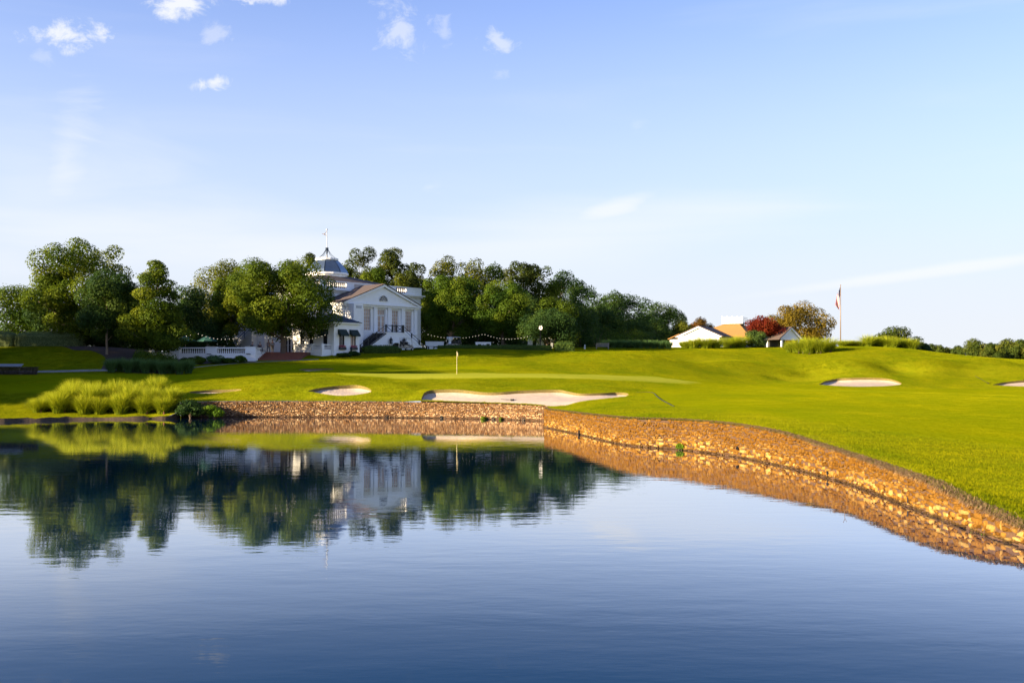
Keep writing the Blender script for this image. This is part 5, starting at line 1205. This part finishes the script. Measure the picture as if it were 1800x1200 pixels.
def person(X_, Y_, rz, lab, shirt, trous, sit=True, z=TZ):
    root = empty('person', (X_, Y_, z), rz, label=lab, cat='person')
    hp = .50 if sit else .93
    if sit: lg = lambda s: [((s * .10, -.02, hp), .095), ((s * .12, -.42, hp + .02), .07), ((s * .12, -.44, .10), .045), ((s * .12, -.56, .05), .04)]
    else: lg = lambda s: [((s * .09, 0, hp), .095), ((s * .10, -.03 + s * .08, .5), .068), ((s * .10, s * .14, .10), .045), ((s * .10, s * .14 - .14, .04), .04)]
    J = [((0, 0, hp), (.15, .11)), ((0, 0, hp + .22), (.13, .10)), ((0, .01, hp + .42), (.16, .11)), ((0, 0, hp + .54), (.06, .06)), ((0, -.01, hp + .62), (.06, .065)), ((0, -.02, hp + .72), (.082, .10)), ((0, -.01, hp + .80), (.06, .075))]
    E_ = [(0, 1), (1, 2), (2, 3), (3, 4), (4, 5), (5, 6)]
    for s in (-1, 1):
        b = len(J); J += lg(s); E_ += [(0, b), (b, b + 1), (b + 1, b + 2), (b + 2, b + 3)]
        b = len(J)
        J += [((s * .19, .01, hp + .45), .055), ((s * .25, -.02, hp + .20), .042), ((s * .19, -.25 if sit else -.08, hp + .08 if sit else hp - .04), .034), ((s * .17, -.32 if sit else -.1, hp + .08 if sit else hp - .12), .036)]
        E_ += [(2, b), (b, b + 1), (b + 1, b + 2), (b + 2, b + 3)]
    skin('body', J, E_, M['skin'], root)
    g = 1.16
    skin('shirt', [((0, 0, hp + .02), (.17, .135)), ((0, 0, hp + .22), (.15, .125)), ((0, .01, hp + .43), (.17, .125))] + [((s * .20, .01, hp + .45), .068) for s in (-1, 1)] + [((s * .25, -.01, hp + .26), .056) for s in (-1, 1)], [(0, 1), (1, 2), (2, 3), (2, 4), (3, 5), (4, 6)], shirt, root, 1)
    T_ = [((0, 0, hp + .02), (.165, .13))]; ET = []
    for s in (-1, 1):
        q = lg(s)[:3]; b = len(T_); T_ += [(q[0][0], .11), (q[1][0], .085), ((q[2][0][0], q[2][0][1], .14), .062)]; ET += [(0, b), (b, b + 1), (b + 1, b + 2)]
    skin('trousers', T_, ET, trous, root, 1)
    MB().lathe([(.02, .0), (.085, -.02), (.10, -.08), (.09, -.15)][::-1], (0, .015, hp + .89), 10).build('hair', M['hair'], root, True)
M['navy'] = pm('navy_cloth', (.02, .025, .05), None, 12, .9); M['paleblue'] = pm('pale_cloth', (.35, .37, .42), None, 12, .9); M['greycloth'] = pm('grey_cloth', (.16, .16, .17), None, 12, .9); M['khaki'] = pm('khaki_cloth', (.25, .2, .13), None, 12, .9)
chair(XP(444, 134.4), 134.4, R(160), 'dark patio chair of the person beside the corner pier'); person(XP(444, 134.4), 134.4, R(160), 'person in a pale shirt seated on the terrace beside the corner pier', M['paleblue'], M['navy'])
chair(XP(457, 135.6), 135.6, R(40), 'dark patio chair nearest the brick steps'); person(XP(457, 135.6), 135.6, R(40), 'person in dark clothes seated nearest the brick steps', M['navy'], M['navy'])
person(XP(472, 139.6), 139.6, R(-20), 'person in grey standing at the head of the brick steps', M['greycloth'], M['greycloth'], False)
person(XP(479, 140.2), 140.2, R(200), 'person in khaki trousers standing beside the person in grey', M['paleblue'], M['khaki'], False)
tbl = empty('patio_table', (XP(450, 135.4), 135.6, TZ), 0, label='small round dark table between the two seated people', cat='table')
MB().lathe([(.4, .70), (.42, .73)], n=14).build('tabletop', M['black'], tbl); MB().lathe([(.25, 0), (.05, .05), (.04, .7)], n=8).build('pedestal', M['black'], tbl)

# ---- string lights
def lights(lab, a, b, sag, n):
    a, b = Vector(a), Vector(b); o = empty('string_lights', a, 0, label=lab, cat='string lights', group='festoon lights'); d = b - a
    P_ = [d * t - Vector((0, 0, sag * 4 * t * (1 - t))) for t in np.linspace(0, 1, 21)]
    MB().tube(P_, .012, 4).build('wire', M['black'], o); me = None
    for i in range(n):
        t = (i + .5) / n; p = d * t - Vector((0, 0, sag * 4 * t * (1 - t) + .1))
        if me is None:
            q = MB().lathe([(.01, -.035), (.024, -.015), (.026, .012), (.012, .035)], n=6).build('bulb', M['lamp'], o, True); me = q.data
        else: q = link('bulb', me, None, o)
        q.location = p
lights('string of small bulbs over the umbrellas under the left trees', W(268, 588, 134), W(345, 584, 136), .5, 11)
lights('string of small bulbs between umbrellas and broad oak', W(345, 584, 136), W(420, 592, 136), .5, 11)
lights('string of small bulbs left of the broad oak trunk', W(440, 586, 135.5), W(486, 588, 136), .4, 8)
lights('string of small bulbs between oak trunk and awning pavilion', W(497, 590, 136), W(574, 586, 137), .6, 14)
lights('string of small bulbs right of the mansion under the large rounded tree', W(750, 586, 160), W(850, 586, 161), .7, 18)
lights('string of small bulbs between the two rounded trees and the flowering tree', W(850, 586, 161), W(935, 588, 156), .7, 16)

# ---- golf carts
def cart(X_, Y_, rz, lab):
    o = empty('golf_cart', (X_, Y_, gz(X_, Y_)), rz, label=lab, cat='golf cart', group='golf carts')
    MB().prism([(-1.15, .28), (1.2, .28), (1.2, .62), (.75, .85), (.6, .5), (-.2, .5), (-.25, .78), (-1.15, .78)], 'x', -.56, .56).build('body', M['cartbody'], o)
    MB().box(-.52, -.35, .78, .52, .1, .92).box(-.52, -.45, .92, .52, -.33, 1.25).build('seat', M['cartdark'], o)
    MB().box(-.62, -1.0, 1.78, .62, .85, 1.85).build('canopy', M['whitepaint'], o, False, None, .03)
    for s in (-1, 1):
        MB().tube([(s * .54, .85, .7), (s * .54, .6, 1.8)], .022, 5).build('canopy_post', M['cartdark'], o); MB().tube([(s * .54, -.9, .7), (s * .54, -.85, 1.8)], .022, 5).build('canopy_post', M['cartdark'], o)
        for y in (-.78, .85):
            w = MB(); w.m = Matrix.Translation((s * .5, y, .24)) @ Matrix.Rotation(PI / 2, 4, 'Y'); w.lathe([(.12, -.1), (.23, -.1), (.24, 0), (.23, .1), (.12, .1)], n=14); wo_ = w.build('wheel', M['tyre'], o, True)
            w = MB(); w.m = Matrix.Translation((s * .5, y, .24)) @ Matrix.Rotation(PI / 2, 4, 'Y'); w.lathe([(.03, -.105), (.12, -.102), (.12, .102), (.03, .105)], n=10); w.build('rim', M['whitepaint'], wo_)
        b = MB(); b.lathe([(.13, .6), (.15, 1.0), (.15, 1.35), (.1, 1.4)], (s * .25, -1.12, 0), 8); b.build('golf_bag', M['cartdark'], o)
    MB().tube([(.25, .55, .8), (.25, .3, 1.1)], .02, 5).lathe([(.16, 0), (.18, .02), (.16, .04)], (.25, .28, 1.1), 10).build('steering_wheel', M['cartdark'], o)
cart(XP(714, 147), 147.0, R(-25), 'golf cart with white canopy parked before the mansion stair')
cart(XP(797, 156), 156.0, R(60), 'golf cart behind the low crest hedge, only its canopy showing')

# ---- white garden structures right of the mansion
def gwall(x0, x1, ytop, D, lab, holes=(), th=.3):
    X0, X1 = XP(x0, D), XP(x1, D); g = min(gz(X0, D), gz(X1, D)) - .3; o = empty('garden_wall', ((X0 + X1) / 2, D, g), 0, label=lab, cat='garden wall', kind='thing'); h = ZP(ytop, D) - g
    m = MB(); hs = [(XP(a, D) - (X0 + X1) / 2, XP(b, D) - (X0 + X1) / 2, ZP(d, D) - g, ZP(c, D) - g) for a, b, c, d in holes]
    wallbox(m, (X0 - X1) / 2, (X1 - X0) / 2, 0, h, 0, th, hs); m.build('masonry', M['white'], o)
    MB().box((X0 - X1) / 2 - .06, -.06, h, (X1 - X0) / 2 + .06, th + .06, h + .09).build('coping', M['trim'], o)
    for h_ in hs: MB().box(h_[0], th * .5, h_[2], h_[1], th * .5 + .05, h_[3]).build('recess', M['dark'], o)
gwall(748, 780, 601, 161, 'low white garden wall just right of the mansion stair')
gwall(836, 863, 602, 158, 'short white garden wall with two dark openings under the rounded trees', ((840, 846, 604.5, 608), (855, 861, 604, 609)))
gwall(928, 972, 592, 163, 'white garden building wall with dark doorways behind the post clock', ((936, 943, 597, 612), (956, 968, 596, 612)), 2.0)
ur = empty('white_urn', (XP(791, 160), 160, gz(XP(791, 160), 160)), 0, label='white urn with drooping fronds right of the mansion', cat='urn')
MB().lathe([(.45, 0), (.45, .9), (.5, .95), (.25, 1.05), (.2, 1.3), (.5, 1.7), (.55, 2.0), (.4, 2.05)], n=12).build('bowl', M['trim'], ur, True)
rg = np.random.default_rng(9); V, Lp, nv = blades(rg, 60, 1.1, 1.0, .05, base_r=.2); V[:, 2] += 2.0; link('fronds', np_mesh('fronds', V, Lp, 4, {'tint': np.full(len(V), .5)}), L['straw'], ur)
# post clock
pcx, pcy = XP(950, 154), 154.0; pc = empty('post_clock', (pcx, pcy, gz(pcx, pcy)), 0, label='tall post clock with round lit face near the flowering tree', cat='clock')
zc = ZP(576, 154) - pc.location.z
MB().lathe([(.28, 0), (.28, .25), (.14, .4), (.10, .6), (.075, zc - .5), (.14, zc - .42)], n=10).build('post', M['black'], pc, True)
w = MB(); w.m = Matrix.Translation((0, 0, zc)) @ Matrix.Rotation(PI / 2, 4, 'X'); w.lathe([(.38, -.14), (.38, .14)], n=20); w.build('housing', M['bronze'], pc)
w = MB(); w.m = Matrix.Translation((0, -.145, zc)) @ Matrix.Rotation(PI / 2, 4, 'X'); w.lathe([(.31, 0), (.31, .02)], n=20); fc = w.build('face', M['lamp'], pc)
MB().box(-.015, -.185, zc, .015, -.17, zc + .3).add([(0, -.175, zc - .015), (.2, -.175, zc + .09), (.2, -.175, zc + .12), (0, -.175, zc + .015)], [(0, 1, 2, 3)]).build('hands', M['black'], fc)
MB().lathe([(.12, zc + .44), (.2, zc + .52), (.05, zc + .66), (.02, zc + .8)], n=8).build('finial', M['black'], pc)
# benches
def bench(X_, Y_, rz, lab):
    o = empty('garden_bench', (X_, Y_, gz(X_, Y_)), rz, label=lab, cat='bench')
    for k in range(4): MB().box(-1.0, -.28 + .13 * k, .42, 1.0, -.18 + .13 * k, .45).build('seat_slat', M['wood'], o)
    for k in range(14): MB().box(-.95 + .14 * k, .24, .5, -.88 + .14 * k, .27, .92).build('back_slat', M['wood'], o)
    MB().box(-1.0, .22, .92, 1.0, .29, 1.0).box(-1.0, .22, .46, 1.0, .29, .52).build('back_rail', M['wood'], o)
    for s in (-1, 1):
        MB().box(s * .97 - .04, -.3, 0, s * .97 + .04, -.22, .64).build('leg', M['wood'], o); MB().box(s * .97 - .04, .21, 0, s * .97 + .04, .3, 1.02).build('leg', M['wood'], o); MB().box(s * .97 - .045, -.32, .64, s * .97 + .045, .24, .68).build('armrest', M['wood'], o)
bench(XP(1059, 161), 161, R(-12), 'pale slatted garden bench facing the green on the crest')
mp_ = empty('marker_post', (XP(1028, 160), 160, gz(XP(1028, 160), 160)), 0, label='small white marker post left of the slatted bench', cat='post')
MB().box(-.12, -.12, 0, .12, .12, .55).build('post_body', M['whitepaint'], mp_); MB().lathe([(.15, .55), (.1, .65), (.02, .75)], n=6).build('cap', M['whitepaint'], mp_)

# ---- golf hut on the right
hx, hy = XP(1228, 190), 190.0; hg = 8.2
hut = empty('golf_hut', (hx, hy, hg), R(-25), label='sunlit white golf hut with broad gable, tan hip roof and white railed roof deck', cat='hut')
def Zl(y, D=190): return ZP(y, D) - hg
ez, pz = Zl(591), Zl(573.5)
m = MB(); wallbox(m, -4.0, 4.0, -1, ez, 0, .3, [(x - .55, x + .55, .6, 1.7) for x in (-2.6, .0, 2.4)]); m.box(3.7, .3, -1, 4.0, 12, ez); m.box(-4.0, .3, -1, -3.7, 12, ez)
m.build('gable_wall', M['white'], hut); MB().prism([(-3.7, ez), (3.7, ez), (0, pz - .25)], 'y', .05, .3).build('gable', M['white'], hut)
for x in (-2.6, .0, 2.4): window(hut, None, x, .15, .6, 1.1, 1.1, 2, 2)
m = MB()
for s in (-1, 1): m.prism([(s * 4.55, ez - .12), (0, pz), (0, pz - .3), (s * 3.75, ez - .05), (s * 3.75, ez - .2)], 'y', -.35, .1)
m.box(-4.1, -.2, ez - .12, 4.1, -.003, ez + .05); m.build('gable_trim', M['trim'], hut)
m = MB()
for s in (-1, 1): m.prism([(s * 4.7, ez - .16), (0, pz + .02), (0, pz + .18), (s * 4.75, ez)], 'y', -.4, 13)
m.build('gable_roof', M['shingle'], hut)
m = MB().box(-6.0, 1.2, -1, -4.0, 7, ez - .5); m.build('lean_to', M['white'], hut); m = MB(); m.prism([(-6.3, ez - .5), (-4.0, ez + .5), (-4.0, ez + .62), (-6.35, ez - .38)], 'y', .8, 7.4); m.build('lean_to_roof', M['tan_shingle'], hut)
window(hut, None, -5.0, 1.17, .5, .9, 1.2, 2, 2)
m = MB(); m.box(-4.5, 9.3, -1, 7.4, 21, ez); m.build('main_wall', M['white'], hut)
m = MB(); e = [(-5.2, 8.6), (8.0, 8.6), (8.0, 21.7), (-5.2, 21.7)]; t = [(2.2, 13.2), (4.8, 13.2), (4.8, 17), (2.2, 17)]; tz = Zl(567.5, 199)
m.add([(x, y, ez - .1) for x, y in e] + [(x, y, ez + .08) for x, y in e] + [(x, y, tz) for x, y in t], [(3, 2, 1, 0), (8, 9, 10, 11)] + [(i, (i + 1) % 4, (i + 1) % 4 + 4, i + 4) for i in range(4)] + [(i + 4, (i + 1) % 4 + 4, (i + 1) % 4 + 8, i + 8) for i in range(4)])
m.build('hip_roof', M['tan_shingle'], hut)
m = MB().box(1.5, 12.6, tz - .1, 5.7, 17.4, tz + .25)
for z in (tz + .5, tz + .8, tz + 1.1): m.box(1.5, 12.6, z, 5.7, 12.68, z + .10).box(5.62, 12.68, z, 5.7, 17.4, z + .10).box(1.5, 12.68, z, 1.58, 17.4, z + .10)
for x in (1.5, 2.5, 3.5, 4.55, 5.56): m.box(x, 12.52, tz + .25, x + .14, 12.7, tz + 1.4)
m.build('roof_deck', M['trim'], hut)
po = empty('porch_gable', (XP(1390, 184), 184, 8.3), R(24), label='small blue-grey gabled porch half hidden by the red maple', cat='porch')
pe, pp = ZP(595, 184) - 8.3, ZP(575.5, 184) - 8.3
m = MB().box(-2.1, 0, -1, -1.8, .3, pe).box(1.8, 0, -1, 2.1, .3, pe).box(-2.1, 4, -1, 2.1, 4.3, pe).box(-2.1, 0, pe - .25, 2.1, .3, pe); m.build('posts', M['trim'], po)
MB().prism([(-2.0, pe), (2.0, pe), (0, pp - .3)], 'y', .1, .3).build('gable', M['white'], po)
m = MB()
for s in (-1, 1): m.prism([(s * 2.75, pe - .2), (0, pp), (0, pp - .3), (s * 2.2, pe - .1)], 'y', -.3, .05)
m.build('gable_trim', M['trim'], po); m = MB()
for s in (-1, 1): m.prism([(s * 2.85, pe - .22), (0, pp + .02), (0, pp + .16), (s * 2.9, pe - .06)], 'y', -.35, 3.4)
m.build('roof', M['shingle'], po); MB().box(-1.79, 3.7, -1, 1.79, 3.9, pe).build('inner_wall', M['dark'], po)
# flagpole with the national flag
fx, fy = XP(1477.5, 180), 180.0; fg = gz(fx, fy); fp = empty('flagpole', (fx, fy, fg), 0, label='tall slim flagpole on the crest right of the golf hut', cat='flagpole')
ft = ZP(502, 180) - fg
MB().tube([(0, 0, -.3), (0, 0, ft)], [.11, .055], 8).build('pole', M['bronze'], fp, True); MB().lathe([(.02, ft), (.09, ft + .07), (.09, ft + .15), (.02, ft + .2)], n=8).build('ball_finial', M['bronze'], fp)
def flag_mat():
    m = Mat('flag_cloth'); c = m.n('ShaderNodeUVMap'); sx = m.n('ShaderNodeSeparateXYZ'); m.l(c.outputs[0], sx.inputs[0])
    st_ = m.math('GREATER_THAN', m.math('FRACT', m.math('MULTIPLY', sx.outputs[1], 6.5)), .5); col = m.mix(st_, (.40, .012, .016), (.55, .53, .52))
    can = m.math('MULTIPLY', m.math('LESS_THAN', sx.outputs[0], .4), m.math('GREATER_THAN', sx.outputs[1], .462))
    v = m.n('ShaderNodeTexVoronoi'); v.inputs['Scale'].default_value = 22; m.l(c.outputs[0], v.inputs['Vector']); v.inputs['Randomness'].default_value = .1
    stars = m.math('LESS_THAN', v.outputs['Distance'], .22)
    m.col(m.mix(can, col, m.mix(stars, (.02, .03, .10), (.7, .7, .7)))); m.set(Roughness=.85); return m.m
nu, nv_ = 24, 20; v, uv = [], []
for j in range(nv_ + 1):
    for i in range(nu + 1):
        u, w = i / nu, j / nv_           # u along the fly, w up the hoist: a limp flag, the fly hanging down in folds
        A_ = Vector((-.06 - .95 * u ** .85, 0, -3.3 * u ** 1.1)); B_ = Vector((.80 * u ** 1.3, 0, -1.6 + .75 * u)); q_ = A_ + B_ * (1 - w)
        v.append((q_.x, .14 * math.sin(u * 8 + w * 3.5) * min(1, u * 3), ft - .25 + q_.z)); uv.append((u, w))
f = [(j * (nu + 1) + i, j * (nu + 1) + i + 1, (j + 1) * (nu + 1) + i + 1, (j + 1) * (nu + 1) + i) for j in range(nv_) for i in range(nu)]
me = bpy.data.meshes.new('flag'); me.from_pydata(v, [], f); ul = me.uv_layers.new(name='UVMap')
for lp_ in me.loops: ul.data[lp_.index].uv = uv[lp_.vertex_index]
me.polygons.foreach_set('use_smooth', [True] * len(me.polygons)); fl = link('flag', me, flag_mat()); fl.location = (fx, fy, fg)
tag(fl, 'limp striped flag with starred blue canton hanging from the flagpole', 'flag')
so2 = fl.modifiers.new('thick', 'SOLIDIFY'); so2.thickness = .02
# flagstick on the green
gx, gy = XP(803, 114), 114.0; gs = empty('flagstick', (gx, gy, gz(gx, gy)), 0, label='golf flagstick with small pale flag on the putting green', cat='flagstick')
M['yellow'] = pm('flagstick_yellow', (.65, .55, .30), None, 5, .5); gh = ZP(617.5, 114) - gs.location.z
MB().tube([(0, 0, -.1), (0, 0, gh)], .022, 6).build('stick', M['yellow'], gs)
m = MB(); q = []
for i in range(7):
    for j in range(2): q.append((.03 + .24 * i / 6 * (.6 if j == 0 else .35), .03 * math.sin(i * 1.4), gh - .02 - .34 * j - .32 * (i / 6) ** 1.2))
m.add(q, [(2 * i, 2 * i + 1, 2 * i + 3, 2 * i + 2) for i in range(6)]); fo2 = m.build('flag', M['yellow'], gs, True); fo2.modifiers.new('t', 'SOLIDIFY').thickness = .01

# ---- left lawn: path, mulch, low stone kiosk
mo = submesh('mulch_bed', Fc[(sand_id < 0) & inpoly(cen, mulch_poly)], M['mulch'], None, .03); tag(mo, kind='structure')
def ribbon(name, pts_, w, mat, dz=.03):
    c = catmull(pts_, .6); t = np.gradient(c, axis=0); t /= np.linalg.norm(t, axis=1)[:, None]; nr = np.c_[-t[:, 1], t[:, 0]]; rows = []
    for s in (-1, -.5, 0, .5, 1): q = c + nr * w / 2 * s; rows.append(np.c_[q, hgt(q, True) + dz])
    n = len(c); return tag(link(name, np_mesh(name, np.concatenate(rows), [(r_ * n + i, r_ * n + i + 1, (r_ + 1) * n + i + 1, (r_ + 1) * n + i) for r_ in range(4) for i in range(n - 1)], 4, None, True), mat), kind='structure')
ribbon('cart_path', [(-95, 117), (-75, 118.2), (XP(60, 118.4), 118.4), (XP(180, 118.6), 118.6), (XP(230, 120), 120)], 1.5, M['path'], .03)
ribbon('cart_path', [(XP(300, 121), 121), (XP(342, 124), 124), (XP(380, 127), 127), (XP(450, 130.5), 130.5), (XP(500, 132.2), 132.2), (XP(560, 134), 134)], .9, M['path'], .03)
M['kstone'] = leaf_mat('dark_fieldstone', (.035, .028, .026), (.085, .062, .052), (.17, .13, .11), 0)
ks = empty('stone_kiosk', (XP(28, 116.4), 116.4, gz(XP(28, 116.4), 116.4)), 0, label='low dark stacked-stone wall with grey slab top beside the path at the left edge', cat='stone wall', kind='thing')
rgk = np.random.default_rng(77); V, Fs, T = [], [], []; z = -.2
while z < .78:
    h = rgk.uniform(.09, .15); x = -2.6
    while x < 2.3:
        w_ = rgk.uniform(.2, .5); d = rgk.uniform(-.03, .04)
        if not (x > -1.0 + 0 and z > .62 and x < -.99): 
            b = len(V); q = MB().box(x, -.4 + d, z, x + w_, .4, z + h); V += q.v; Fs += [tuple(i + b for i in g) for g in q.f]; T += [rgk.beta(2, 3)] * 8
        x += w_ + .015
    z += h + .012
o = link('stonework', np_mesh('stonework', V, Fs, 4, {'tint': T}), M['kstone'], ks); o['kind'] = 'stuff'
MB().add([(-2.3, -.65, .84), (.9, -.65, .84), (.6, .6, 1.12), (-2.1, .6, 1.12), (-2.3, -.65, .93), (.9, -.65, .93), (.6, .6, 1.21), (-2.1, .6, 1.21)], [(0, 3, 2, 1), (4, 5, 6, 7), (0, 1, 5, 4), (1, 2, 6, 5), (2, 3, 7, 6), (3, 0, 4, 7)]).build('slab', M['grey'], ks)

# ---- wall fittings and small things by the water
def wall_t(w, px):
    tt = np.linspace(0, w.L, 1500); A = np.array([w.at(t)[:2] for t in tt]); k = (A[:, 1] > 20) & ((A[:, 1] < 80) if w is NW else (A[:, 1] > 0)); tt, A = tt[k], A[k]
    return tt[np.argmin(np.abs(900 + A[:, 0] / A[:, 1] * F - px))]
def pipe(w, px, z, r, lab, square=False, ln=.12):
    x, y, _, tx, ty, nx, ny = w.at(wall_t(w, px)); o = empty('drain_pipe', (x, y, z), math.atan2(ny, nx), label=lab, cat='drain', group='wall drains')
    if square: MB().box(-.1, -r * .8, -r * 1.5, ln * .6, r * .8, r * 1.5).build('outlet', M['black'], o)
    else:
        m = MB(); m.m = Matrix.Rotation(PI / 2, 4, 'Y'); m.lathe([(r, -.1), (r, ln), (r * .8, ln), (r * .8, .0)], n=12); m.build('pipe_rim', M['dark'], o)
pipe(NW, 1299, ZP(789.5, 50.4), .09, 'round dark drain hole in the middle of the curving wall')
pipe(NW, 1456, .2, .07, 'dark rectangular drain at the waterline below the bend of the curving wall', True); pipe(NW, 1599, .22, .06, 'nearest dark rectangular drain at the waterline of the curving wall', True)
for x, lab in ((680, 'first'), (776, 'second'), (868, 'third'), (921, 'last')): pipe(FW, x, .14, .13, f'{lab} dark drain hole from the left at the foot of the far wall')
pipe(NW, 1020, .16, .15, 'dark drain hole near the wall corner where the two walls meet')
hz_ = np.array([ground_hit(x, y, 60, 110) for x, y in ((1118, 690), (1140, 689.8), (1150, 692), (1156, 698), (1166, 705), (1185, 715))]); hc = catmull(hz_, .4); hzz = hgt(hc)
ho = empty('grass_mark', (hc[0][0], hc[0][1], hzz[0]), 0, label='thin dark curved hose on the grass right of the wide bunker', cat='mark')
MB().tube([(p[0] - hc[0][0], p[1] - hc[0][1], z + .03 - hzz[0]) for p, z in zip(hc, hzz)], [.012 + .02 * min(1, i / 12) for i in range(len(hc))], 5).build('tube', M['black'], ho, True)  # black tube follows a thin dark line in the turf
def rake(p, rz, lab, L_=1.7, tilt=.05):
    o = empty('bunker_rake', (p[0], p[1], gz(p[0], p[1]) + .05), rz, label=lab, cat='rake'); MB().tube([(0, 0, .03), (L_, 0, .03 + L_ * tilt)], .025, 5).build('handle', M['black'], o)
    h = MB().box(-.04, -.35, 0, .04, .35, .1); h.build('head', M['black'], o)
    for k in range(9): MB().box(-.02, -.33 + .08 * k, -.07, .02, -.31 + .08 * k, 0).build('tine', M['black'], o)
rake(ground_hit(900, 699, 86, 110), R(150), 'dark rake lying on the sand of the wide bunker', 1.2); rake(ground_hit(1737, 675, 120, 170), R(170), 'dark rake propped on the grass left of the right-edge bunker', 1.7, .6)
wp_ = empty('water_plant', (XP(1484, 30.9), 30.9, 0), 0, label='small twig standing out of the water near the curving wall', cat='twig')
MB().tube([(0, 0, -.3), (.02, 0, .12), (-.03, 0, .22)], .008, 4).tube([(.02, 0, .1), (.07, 0, .2)], .006, 4).build('stem', M['bark'], wp_)
